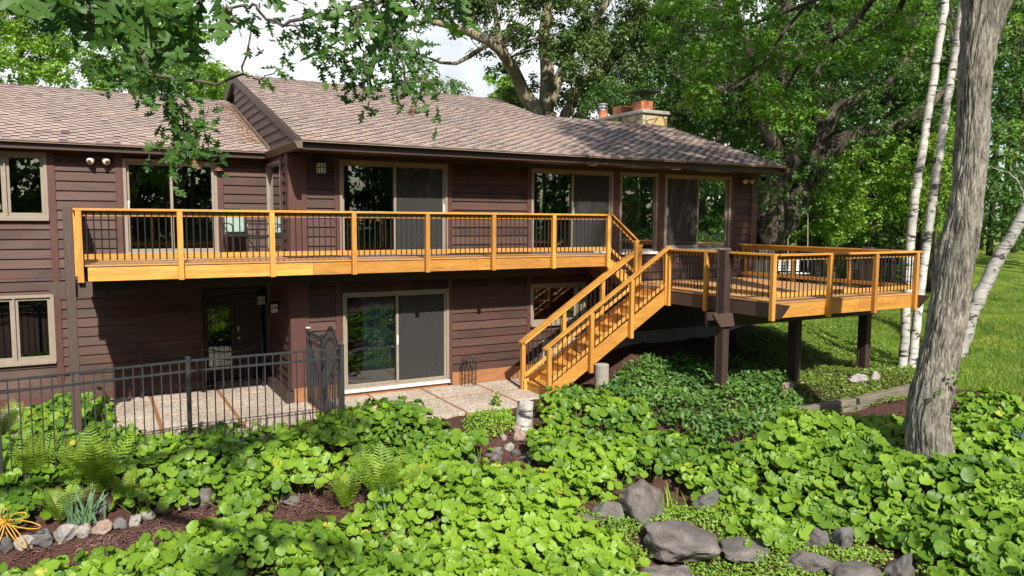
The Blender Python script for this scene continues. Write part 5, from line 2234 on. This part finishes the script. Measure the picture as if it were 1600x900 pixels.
def twigs(paths, targets, r=.02):
    """thin branches from the nearest limb point to each leaf clump"""
    allp = np.concatenate(paths)
    mb = MB()
    for c in targets:
        d = np.linalg.norm(allp - c, axis=1) + 0.6 * np.maximum(0, allp[:, 2] - c[2])
        q = allp[int(np.argmin(d))]
        L = np.linalg.norm(c - q)
        mid = (q + c) / 2 + RNG.normal(0, .08 * L, 3) + np.array([0, 0, .06 * L])
        mb.tube(smooth_path([q, mid, c], 7), list(np.linspace(r * (1 + .25 * L), r * .3, 7)), 5)
    return mb


def sample_px(poly, n, z0, z1):
    poly = np.array(poly, float)
    lo, hi = poly.min(0), poly.max(0)
    out = []
    while len(out) < n:
        q = RNG.uniform(lo, hi)
        if in_poly(q[None], poly)[0]:
            out.append(pt(q[0], q[1], RNG.uniform(z0, z1)))
    return np.array(out)


def crown(owner, centers, radii, per, size, mat, paths=None, bark=None, tw=.02, flat=.7, up=.6, tpl=T_DIAMOND, tone=(.05, .95), droop=0.0):
    s = clump_leaves(centers, radii, per, size, flat, up, tpl, tone, droop=droop)
    leaf_object("crown", [s], [mat], owner)
    if paths is not None:
        twigs(paths, centers, tw).build("twigs", bark, owner, kind="stuff")


# near right: the big grey trunk ----------------------------------------------------
ZT = 12.25
prof = [(1452, 765, 98), (1452, 738, 84), (1450, 700, 73), (1449, 650, 66), (1459, 600, 62), (1470, 550, 60), (1479, 500, 58), (1487, 450, 56), (1494, 400, 57), (1505, 350, 53), (1512, 300, 50),
        (1517, 250, 50), (1520, 200, 49), (1523, 150, 50), (1526, 100, 52), (1533, 50, 60), (1541, 0, 72), (1546, -40, 70)]
P_ = np.array([pt(a, b, ZT) for a, b, w in prof])
R_ = np.array([w / 2 * ZT / CAM_F for a, b, w in prof])
tb = P_[1].copy()
ash = thing("shade_tree", "thick grey barked shade tree rising out of the leafy bed right of the deck", "tree", tuple(tb))
NS, NK = 240, 110
pp = smooth_path(P_, NS)
rr_ = np.interp(np.linspace(0, 1, NS), np.linspace(0, 1, len(R_)), R_)
fld = RNG.normal(size=(NS, NK))
for _ in range(9):
    fld = (fld + np.roll(fld, 1, 0) + np.roll(fld, -1, 0)) / 3
fld2 = RNG.normal(size=(NS, NK))
for _ in range(40):
    fld2 = (fld2 + np.roll(fld2, 1, 0) + np.roll(fld2, -1, 0) + np.roll(fld2, 1, 1) + np.roll(fld2, -1, 1)) / 5
fld2 /= fld2.std()
fld /= fld.std()
fl = np.linspace(1, 0, NS)
root = [(.10 * max(0, fl[i] - .82) / .18) for i in range(NS)]


def bark_rough(i, k):
    a = 2 * math.pi * k / NK
    return -.10 + .042 * fld[i, k] + .032 * fld2[i, k] + root[i] * (.4 + math.sin(a * 5 + .6)) * 1.5


mb = MB()
mb.tube(pp, list(rr_), NK, rough=bark_rough)
mb.build("trunk", bark_grey, ash, smooth=True)
paths = []
for a in ([P_[-2], P_[-1] + (-.3, .2, .8), P_[-1] + (-1.2, .9, 2.8), P_[-1] + (-2.2, 1.2, 5.5)], [P_[-2] + (.1, 0, 0), P_[-1] + (.6, .2, .9), P_[-1] + (1.6, .6, 3.2), P_[-1] + (2.4, .4, 6)],
          [P_[-1], P_[-1] + (.2, 1.6, 1.2), P_[-1] + (.4, 4.0, 2.0), P_[-1] + (.9, 6.5, 2.1)], [P_[-1], P_[-1] + (-.6, 1.8, 1.6), P_[-1] + (-1.0, 4.4, 2.6), P_[-1] + (-1.6, 7.0, 2.2)],
          [P_[-1], P_[-1] + (1.2, 1.2, 1.4), P_[-1] + (3.0, 3.4, 2.4), P_[-1] + (5.0, 5.2, 2.2)]):
    mb = MB()
    paths.append(limb(mb, a, .28, .07, 12, 16, .03))
    mb.build("limb", bark_grey, ash, smooth=True)
E_ = P_[-1] + (0, .2, .6)
for a in ([E_, pt(1490, -90, 13.6), pt(1400, -50, 15.2), pt(1280, 0, 16.6), pt(1160, 40, 17.2), pt(1060, 50, 17.8)], [E_, pt(1440, -120, 14), pt(1330, -60, 16), pt(1240, 30, 17), pt(1180, 110, 16.6), pt(1110, 150, 16.2)],
          [pt(1400, -50, 15.2), pt(1330, 40, 16.2), pt(1250, 100, 16.8), pt(1215, 170, 17)], [pt(1430, -60, 14.8), pt(1400, 20, 16), pt(1330, 70, 17.4), pt(1270, 95, 18)]):
    mb = MB()
    paths.append(limb(mb, a, .075, .018, 8, 22, .015))
    mb.build("limb", bark_oak, ash, smooth=True)
c1 = np.array([P_[-1] + (RNG.uniform(-4, 4.5), RNG.uniform(-2.5, 5), RNG.uniform(2.2, 8)) for _ in range(70)])
crown(ash, c1, RNG.uniform(.8, 1.3, 70), 260, .16, leaf_maple, paths, bark_grey, .02)
c2 = np.concatenate([sample_px([(1000, -40), (1470, -40), (1440, 60), (1330, 110), (1260, 150), (1180, 200), (1090, 160), (1040, 90)], 64, 15, 19.5),
                     sample_px([(1060, 60), (1130, 120), (1120, 200), (1085, 180)], 7, 15, 17), sample_px([(1190, 150), (1250, 150), (1250, 215), (1200, 200)], 5, 15, 18)])
s = clump_leaves(c2, RNG.uniform(.38, .8, len(c2)), 230, .09, .45, .75, T_OVAL, (.1, 1.0), droop=.35)
leaf_object("hanging_foliage", [s], [leaf_maple], ash)
twigs(paths, c2, .012).build("twigs", bark_grey, ash, kind="stuff")
c3 = np.array([pt(1497, 640, 11.9), pt(1470, 612, 11.8), pt(1498, 590, 11.8)])
for q in c3:
    leaf_object("trunk_sprout", [clump_leaves([q], [.12], 9, .09, .8, .6, T_OVAL)], [leaf_maple], ash)

# twin birch -------------------------------------------------------------------------
ZB = 17.9
bt = thing("birch_tree", "white barked twin stemmed birch right behind the corner of the lower deck", "tree", tuple(pt(1418, 585, ZB)))
paths = []
for pts, w0, w1, dz in (([(1408, 600), (1415, 500), (1421, 400), (1431, 300), (1447, 200), (1462, 100), (1478, 0), (1492, -120), (1500, -260)], 14, 10, 0),
                        ([(1422, 600), (1434, 490), (1446, 390), (1462, 280), (1477, 180), (1491, 90), (1505, 0), (1518, -120), (1530, -260)], 14, 10, .25)):
    mb = MB()
    paths.append(limb(mb, px_path(pts, ZB + dz), w0 / 2 * ZB / CAM_F, w1 / 2 * ZB / CAM_F, 18, 60, .008))
    mb.build("trunk", bark_birch, bt, smooth=True)
c = np.array([pt(RNG.uniform(1380, 1640), RNG.uniform(-320, -60), RNG.uniform(16.5, 20)) for _ in range(16)])
crown(bt, c, RNG.uniform(.6, 1.0, 16), 120, .09, leaf_bright, paths, bark_twig, .012)

ZL = 19.3
lb = thing("birch_tree", "pale leaning birch slanting out to the right behind the thick grey trunk", "tree", tuple(pt(1492, 565, ZL)))
mb = MB()
p1 = limb(mb, px_path([(1490, 580), (1508, 520), (1532, 460), (1562, 400), (1592, 350), (1622, 290), (1660, 210), (1700, 100)], ZL), .19, .10, 14, 40, .015)
mb.build("trunk", bark_birch_old, lb, smooth=True)
mb = MB()
p2 = limb(mb, px_path([(1604, 325), (1596, 295), (1578, 272), (1550, 262)], ZL), .03, .010, 8, 12, .01)
mb.build("limb", bark_birch_old, lb, smooth=True)
c = np.array([pt(RNG.uniform(1560, 1720), RNG.uniform(20, 250), RNG.uniform(18.5, 21)) for _ in range(14)])
crown(lb, c, RNG.uniform(.5, .8, 14), 120, .09, leaf_bright, [p1], bark_twig, .012)

# the old oak behind the roof -----------------------------------------------------------
ZO = 33
ok_ = thing("oak_tree", "old spreading oak with pale limbs behind the middle of the roof", "tree", (float(pt(850, 250, ZO)[0]), float(pt(850, 250, ZO)[1]), 1.0))
paths = []
bx = pt(850, 300, ZO)
mb = MB()
paths.append(limb(mb, [(bx[0], bx[1], .8), (bx[0], bx[1], 4), pt(851, 175, ZO)], .75, .5, 16, 16, .03))
mb.build("trunk", bark_light_oak, ok_, smooth=True)
add_limbs(ok_, [([(850, 185), (822, 150), (800, 105, -1), (765, 65, -2), (715, 45, -2), (660, 28, -2)], 26, 7), ([(852, 180), (856, 110), (850, 50), (862, -20), (850, -120)], 26, 9),
                ([(853, 180), (872, 125), (903, 62), (945, 10), (980, -60)], 20, 7), ([(880, 190), (898, 150), (930, 110, 1), (975, 85, 1), (1030, 60, 1)], 18, 6), ([(905, 190), (918, 155), (935, 128), (955, 95), (990, 20)], 18, 7),
                ([(806, 120), (780, 60), (770, 0), (740, -60)], 14, 5), ([(765, 66), (730, 90), (700, 100), (655, 85)], 9, 3)], ZO, bark_light_oak, tips=paths)
c = np.concatenate([sample_px([(690, -70), (1090, -70), (1070, 130), (1010, 150), (930, 165), (900, 130), (850, 60), (810, 90), (780, 120), (745, 60), (700, 40)], 150, 30, 37),
                    sample_px([(780, 110), (830, 130), (850, 170), (800, 165), (770, 140)], 8, 33, 36), sample_px([(860, 150), (960, 130), (1000, 170), (900, 185)], 14, 33, 36),
                    sample_px([(590, 20), (700, 10), (740, 80), (690, 130), (640, 110), (600, 60)], 12, 31, 34)])
c = c[[not (640 < q[0] < 775 and 70 < q[1] < 165) or RNG.uniform() < .2 for q in to_px(c)]]
crown(ok_, c, RNG.uniform(.65, 1.25, len(c)), 330, .165, leaf_bgoak, paths, bark_oak, .02)

c = sample_px([(690, -40), (1030, -40), (1040, 130), (930, 150), (880, 110), (800, 60), (720, 30)], 70, 28.5, 31)
leaf_object("crown", [clump_leaves(c, RNG.uniform(.35, .7, 70), 170, .14, .7, .6, T_DIAMOND, (.1, 1))], [leaf_bgoak], ok_)
twigs(paths, c, .015).build("twigs", bark_oak, ok_, kind="stuff")

# the dark oak right of the house ----------------------------------------------------------
ZR = 24
do = thing("oak_tree", "dark gnarled oak with low crooked limbs behind the right end of the house", "tree", (float(pt(1195, 400, ZR)[0]), float(pt(1195, 400, ZR)[1]), 1.1))
paths = []
b0 = pt(1188, 400, ZR)
mb = MB()
paths.append(limb(mb, [(b0[0], b0[1], .8), b0, pt(1197, 345, ZR), pt(1212, 295, ZR), pt(1236, 245, ZR)], .58, .30, 20, 26, .05))
mb.build("trunk", bark_oak, do, smooth=True)
add_limbs(do, [([(1196, 375), (1225, 345), (1255, 300), (1290, 238), (1335, 212), (1400, 200), (1465, 150), (1500, 100)], 44, 9), ([(1238, 245), (1236, 195), (1222, 140), (1215, 70), (1222, -20)], 32, 12),
               ([(1262, 280), (1290, 205), (1302, 175), (1345, 150), (1390, 130), (1430, 70)], 30, 9), ([(1205, 320), (1216, 250), (1185, 180), (1172, 100), (1150, 20)], 24, 9), ([(1290, 238), (1286, 195), (1270, 150), (1285, 90), (1300, 20)], 22, 8),
               ([(1172, 120), (1130, 140), (1080, 130)], 9, 4)], ZR, bark_oak, wob=.05, tips=paths)
c = np.concatenate([sample_px([(1060, -60), (1480, -60), (1480, 90), (1420, 130), (1300, 120), (1230, 190), (1140, 210), (1060, 160)], 120, 23, 29),
                    sample_px([(1220, 240), (1300, 260), (1250, 330), (1215, 330)], 8, 23.5, 25), sample_px([(1060, 100), (1200, 150), (1180, 230), (1080, 180)], 16, 25, 28)])
crown(do, c, RNG.uniform(.5, 1.0, len(c)), 260, .13, leaf_dark, paths, bark_oak, .018)


c = np.concatenate([sample_px([(1190, 150), (1300, 140), (1310, 230), (1260, 320), (1190, 330)], 22, 21, 23), sample_px([(1300, 120), (1480, 60), (1480, 200), (1330, 230)], 26, 21, 23.5)])
leaf_object("crown", [clump_leaves(c, RNG.uniform(.3, .6, len(c)), 170, .11, .7, .6)], [leaf_dark], do)
twigs(paths, c, .014).build("twigs", bark_oak, do, kind="stuff")


def soft_tree(name, label, polys, Z0, Z1, ncl, rad_, per, size, mat, base_px, wood=bark_oak, trunk_r=.16, tone=(.05, .95), cat="tree", group=None, stems=1, top=None):
    b = pt(base_px[0], base_px[1], (Z0 + Z1) / 2)
    zg = float(gz(b[0], b[1]))
    t = thing(name, label, cat, (b[0], b[1], zg), group)
    cs = np.concatenate([sample_px(p, k, Z0, Z1) for p, k in zip(polys, ncl)])
    top_ = np.array([cs[:, 0].mean(), cs[:, 1].mean(), cs[:, 2].min() * .4 + cs[:, 2].max() * .6])
    paths_ = []
    for k in range(stems):
        mb = MB()
        o_ = np.array([RNG.normal(0, .15), RNG.normal(0, .15), 0]) * (k > 0)
        e_ = top_ + RNG.normal(0, .8, 3) * (stems > 1)
        st_ = np.array([b[0], b[1], zg - .1]) + o_
        paths_.append(limb(mb, [st_, (st_ * .55 + e_ * .45) + RNG.normal(0, .15, 3), e_], trunk_r, trunk_r * .35, 10, 14, .02))
        mb.build("trunk", wood, t, smooth=True)
    crown(t, cs, RNG.uniform(rad_ * .7, rad_ * 1.25, len(cs)), per, size, mat, paths_, wood, .016, tone=tone)
    return t


soft_tree("maple_tree", "bright green young maple behind the back rail of the lower deck", [[(1225, 270), (1300, 225), (1400, 215), (1430, 270), (1420, 340), (1330, 370), (1240, 360)]], 26, 30, [80], .8, 260, .13, leaf_bright,
          (1290, 400), trunk_r=.12, stems=3)
soft_tree("maple_tree", "yellow green maple showing between the twin birch and the thick grey trunk", [[(1440, 190), (1500, 180), (1500, 380), (1430, 350)]], 24, 28, [34], .65, 240, .12, leaf_bright, (1470, 400), trunk_r=.1, tone=(.3, 1))
soft_tree("shade_tree", "green tree filling the right edge behind the leaning birch", [[(1540, -40), (1640, -40), (1640, 380), (1570, 360), (1545, 200)]], 24, 30, [70], .9, 260, .14, leaf_dark, (1640, 420), trunk_r=.2, tone=(.2, 1))
soft_tree("shade_tree", "leafy tree behind the tops of the twin birch", [[(1380, -60), (1560, -60), (1560, 120), (1480, 200), (1390, 120)]], 27, 32, [44], .95, 260, .15, leaf_maple, (1440, 410), trunk_r=.18, tone=(.0, .7))
soft_tree("shrub", "dark shaded shrub row along the far lawn behind the lower deck", [[(1200, 335), (1420, 335), (1430, 385), (1200, 385)]], 30, 34, [44], .7, 220, .14, leaf_dark, (1310, 400), trunk_r=.06, cat="shrub", stems=3)
soft_tree("linden_tree", "sunlit light green tree at the far left above the lower roof", [[(-60, -60), (110, -60), (130, 60), (90, 130), (-60, 130)]], 36, 42, [95], 1.15, 300, .2, leaf_bright, (20, 250), bark_light_oak, .25)
soft_tree("linden_tree", "tall light green tree behind the hanging oak leaves left of the gable", [[(110, -60), (260, -60), (300, 40), (340, 110), (340, 150), (130, 150)]], 38, 44, [100], 1.2, 300, .2, leaf_bright, (230, 250), bark_light_oak, .25, tone=(0, .8))
soft_tree("linden_tree", "low rounded tree top peeping over the roof beside the gable peak", [[(300, 118), (345, 108), (385, 118), (380, 160), (300, 160)]], 40, 44, [26], .9, 260, .18, leaf_bright, (340, 260), bark_light_oak, .15)
soft_tree("linden_tree", "pale far tree top peeping over the middle of the roof ridge", [[(610, 118), (655, 108), (700, 125), (730, 160), (600, 150)]], 48, 54, [20], 1.0, 170, .2, leaf_bgoak, (650, 260), bark_light_oak, .15)
soft_tree("linden_tree", "soft green tree beside the ridge left of the old oak", [[(765, 120), (815, 130), (830, 175), (775, 165)]], 44, 48, [20], 1.0, 240, .2, leaf_bright, (800, 260), bark_light_oak, .15)
soft_tree("spruce_tree", "dark evergreen mass behind the chimney", [[(900, 150), (1000, 110), (1100, 130), (1160, 220), (1060, 200), (940, 185)]], 27, 30, [46], .9, 280, .12, leaf_dark, (1040, 330), bark_oak, .2)

# bare dead twigs right of the chimney
mb = MB()
for k in range(26):
    a = pt(1060 + RNG.uniform(-10, 30), 180 + RNG.uniform(-10, 20), 29)
    b = pt(1000 + RNG.uniform(0, 70), 135 + RNG.uniform(0, 45), 28.6)
    mb.tube(smooth_path([a, (a + b) / 2 + RNG.normal(0, .2, 3), b], 6), list(np.linspace(.014, .005, 6)), 4)
mb.build("dead_twigs", bark_light_oak, do)

# far wood closing the view, and the wood across the lawn behind the photographer
def wood(name, label, centers, r0, r1, per, size, mat):
    s = clump_leaves(centers, RNG.uniform(r0, r1, len(centers)), per, size, .8, .5, T_DIAMOND, (.0, .9))
    tr = MB()
    for k in range(0, len(centers), 6):
        q = centers[k]
        g_ = float(gz(q[0], q[1]))
        tr.tube([(q[0], q[1], g_ - .3), (q[0] + RNG.normal(0, .3), q[1], max(q[2], g_ + 3))], [.22, .12], 7)
    o = leaf_object(name, [s], [mat, bark_oak], extra=(tr.v, tr.f, [.4] * len(tr.v), 1))
    tag(o, label, "wood", None, "stuff")


far = np.concatenate([sample_px([(1030, 60), (1520, 0), (1520, 340), (1200, 350), (1060, 200)], 260, 31, 42), sample_px([(980, -80), (1700, -80), (1700, 350), (1180, 360), (1040, 220), (980, 150)], 330, 40, 62), sample_px([(1180, 300), (1700, 300), (1700, 378), (1180, 372)], 90, 45, 70)])
wood("far_wood", "dark far wood closing the view beyond the lawn", far, 1.2, 2.3, 130, .34, leaf_dark)
k = 1300
cb = np.column_stack([RNG.uniform(-50, 85, k), RNG.uniform(-54, -38, k), RNG.uniform(0, 1, k) * 21])
cb[:, 2] *= .62 + .5 * np.sin(cb[:, 0] * .45 + 2 * np.sin(cb[:, 0] * .13)) ** 2
cs_ = np.column_stack([RNG.uniform(-45, 60, 420), RNG.uniform(-36, -23, 420), RNG.uniform(-.8, 2.6, 420)])
cb = np.concatenate([cb, cs_])
wood("far_wood", "wood across the lower lawn facing the house, seen in the window panes", cb, 1.6, 2.6, 110, .66, leaf_dark)

# tree swing ------------------------------------------------------------------------------
sw = thing("tree_swing", "white slatted swing seat hanging on two ropes from the dark oak", "swing", tuple(pt(1246, 425, 24)))
for x in (1231, 1262):
    mb = MB()
    mb.tube([pt(x, 418, 24), pt(x + .5, 250, 24)], .012, 6)
    mb.build("rope", rope_mat, sw)
mb = MB()
a, b = pt(1229, 428, 24), pt(1264, 428, 24)
for k in range(4):
    o_ = np.array([.0, .09 * k, 0])
    mb.beam(a + o_, b + o_, .075, 0, .03)
for k in range(5):
    mb.beam(a + (0, .36, .08 + .09 * k), b + (0, .36, .08 + .09 * k), .025, 0, .07)
mb.build("seat", white_paint, sw)

# ------------------------------------------------------------------ overhanging white oak
oak = thing("oak_tree", "white oak at the left whose lobed leaves hang down in front of the roof", "tree", (-7.6, -10.2, -.6))
paths = []
mb = MB()
paths.append(limb(mb, [(-7.6, -10.2, -.9), (-7.55, -10.25, 2.5), (-7.4, -10.3, 6.2), (-7.2, -10.3, 9.5)], .42, .25, 18, 26, .02))
mb.build("trunk", bark_grey, oak, smooth=True)
for a in ([(-7.45, -10.3, 5.6), (-6.0, -10.6, 6.6), (-4.0, -10.6, 6.75), (-1.6, -9.6, 6.5), (.6, -8.8, 6.6)], [(-5.2, -10.65, 6.7), (-4.2, -11.6, 6.2), (-3.2, -12.4, 5.6), (-2.2, -12.6, 5.35)]):
    mb = MB()
    paths.append(limb(mb, a, .13, .035, 10, 20, .02))
    mb.build("limb", bark_twig, oak, smooth=True)
TW = [([(620, -30), (585, 8), (530, 14), (480, 24), (440, 38), (412, 26), (398, 8)], 6.6, 8, 4), ([(440, 38), (470, 46), (500, 50)], 6.6, 3.5, 2), ([(398, 8), (375, 10), (350, 26), (335, 10)], 6.6, 5, 3),
      ([(395, 30), (388, 70), (382, 112), (378, 118), (340, 132), (300, 122), (262, 122), (232, 108), (215, 70), (205, 20), (200, -30)], 6.6, 2.4, 8), ([(382, 116), (410, 124), (445, 100)], 6.6, 2.5, 1.5),
      ([(240, 118), (258, 150), (278, 178), (292, 212), (292, 240)], 6.6, 4, 2), ([(560, 10), (560, 60), (572, 100), (566, 150)], 6.3, 4, 2), ([(585, 8), (610, 60), (628, 100), (640, 150)], 6.3, 4, 2),
      ([(560, 60), (520, 90), (510, 100)], 6.3, 2.5, 1.5), ([(225, -30), (228, 20), (222, 60)], 3.0, 6, 4), ([(150, -40), (140, 10), (150, 40)], 2.7, 6, 3), ([(320, -40), (318, -5), (310, 10)], 2.7, 5, 3),
      ([(640, -40), (642, -5), (660, 12)], 3.2, 5, 3), ([(700, -40), (690, -10), (690, 20)], 3.4, 5, 3), ([(90, -40), (80, -20), (95, 20)], 2.9, 4, 3), ([(270, -40), (262, 30), (255, 45)], 3.2, 4, 3), ([(590, -40), (598, -10), (600, 14)], 3.3, 4, 3)]
for pts, Z, w0, w1 in TW:
    mb = MB()
    limb(mb, px_path(pts, Z), w0 / 2 * Z / CAM_F, w1 / 2 * Z / CAM_F, 7, 16, .012)
    mb.build("twig", bark_twig, oak, smooth=True)
OT = oak_leaf_tpl()
LP, LD, LN, LSZ, LT = [], [], [], [], []


def cluster(px, py, Z, n, spread, size, down=.5):
    c = pt(px, py, Z)
    for _ in range(n):
        d = RNG.normal(0, 1, 3) + np.array([0, 0, -down])
        d /= np.linalg.norm(d)
        p = c + RNG.normal(0, spread, 3)
        nz = np.array([-.15, -.75, .75]) + RNG.normal(0, .5, 3)
        LP.append(p)
        LD.append(d - nz * (d @ nz) / (nz @ nz) * .75)
        LN.append(nz)
        LSZ.append(size * RNG.uniform(.7, 1.15))
        LT.append(RNG.uniform(0, 1) if Z > 5 else RNG.uniform(.3, 1))


for (x, y, Z, n) in [(95, 12, 2.9, 9), (140, 20, 2.7, 9), (165, 55, 2.8, 8), (215, 30, 3.0, 10), (225, 70, 3.0, 8), (300, 15, 2.7, 7), (325, 5, 2.7, 5), (255, 45, 3.2, 8), (60, -5, 2.9, 6), (180, 5, 2.8, 7), (120, 60, 2.9, 4), (380, -12, 3.2, 5),
                     (600, 12, 3.3, 7), (640, 5, 3.2, 7), (665, 15, 3.2, 7), (695, 25, 3.4, 6), (715, 5, 3.4, 5), (570, 0, 3.4, 5)]:
    cluster(x, y - 48, Z, int(n * 1.25), .085, .205, 1.3)
for (x, y, n) in [(205, 60, 14), (215, 100, 14), (240, 135, 16), (265, 162, 14), (285, 188, 14), (296, 215, 14), (292, 238, 14), (182, 118, 12), (205, 140, 10), (230, 85, 14), (262, 105, 12), (300, 120, 7), (480, 55, 9), (422, 75, 7), (450, 88, 8),
                  (505, 35, 10), (520, 70, 9), (550, 92, 14), (560, 120, 16), (566, 148, 14), (545, 60, 12), (588, 85, 12), (575, 40, 12), (640, 135, 14), (655, 155, 10), (628, 108, 12), (604, 125, 8), (610, 60, 10), (500, 95, 8), (380, 8, 8), (355, 25, 7),
                  (530, 20, 9), (590, 15, 10), (280, 245, 8), (310, 235, 6), (150, 85, 8), (470, 20, 6), (640, 80, 7)]:
    cluster(x, y - 12, 6.5 + RNG.uniform(-.3, .5), int(n * 2.4), .11, .15, .8)
leaf_object("leaves", [(OT, np.array(LP), frames(np.array(LD), np.array(LN)), np.array(LSZ), np.array(LT), 0)], [leaf_oak], oak)
dl = [(pt(606 / 2 + 0, 246, 6.4)), pt(643, 160, 6.3), pt(388, 70, 6.5), pt(353, 4, 2.9), pt(472, 64, 6.5)]
n = len(dl)
leaf_object("dead_leaves", [(OT, np.array(dl), frames(np.array([[.1, 0, -1.0]] * n), np.array([[0, -1.0, .1]] * n)), np.full(n, .12), RNG.uniform(0, 1, n), 0)], [dead_leaf], oak)
c = np.array([(-9.2 + RNG.uniform(-3, 1.8), -10.2 + RNG.uniform(-3, 2), 8.2 + RNG.uniform(0, 4)) for _ in range(26)])
s = clump_leaves(c, RNG.uniform(.6, 1.0, 26), 90, .17, .7, .6, T_OVAL)
leaf_object("crown", [s], [leaf_oak], oak)
twigs(paths, c, .014).build("twigs", bark_twig, oak, kind="stuff")

# leaf litter caught in the valley beside the gable and in front of the chimney
n = 520
P = np.column_stack([-RNG.exponential(.28, n) - .08, RNG.uniform(2.2, 6.6, n), np.zeros(n)])
P[:, 2] = LE_Z + LSL * (P[:, 1] - LE_Y + .02) + .028
P2 = np.column_stack([RNG.normal(10.6, .3, 60), RNG.normal(2.6, .12, 60), np.zeros(60)])
P2[:, 2] = EAVE_Z + SL * (P2[:, 1] - EAVE_Y + .02) + .028
P = np.concatenate([P, P2])
n = len(P)
nz = np.array([0, -.3, 1.0]) + RNG.normal(0, .25, (n, 3))
d = rand_dirs(n)
o = leaf_object("leaf_litter", [(T_OVAL, P, frames(d - nz * (d * nz).sum(1, keepdims=True) / (nz * nz).sum(1, keepdims=True), nz), RNG.uniform(.03, .075, n), RNG.uniform(0, 1, n), 0)], [dead_leaf])
tag(o, "dry brown leaf litter lying on the roof shingles beside the gable", "leaf litter", None, "stuff")
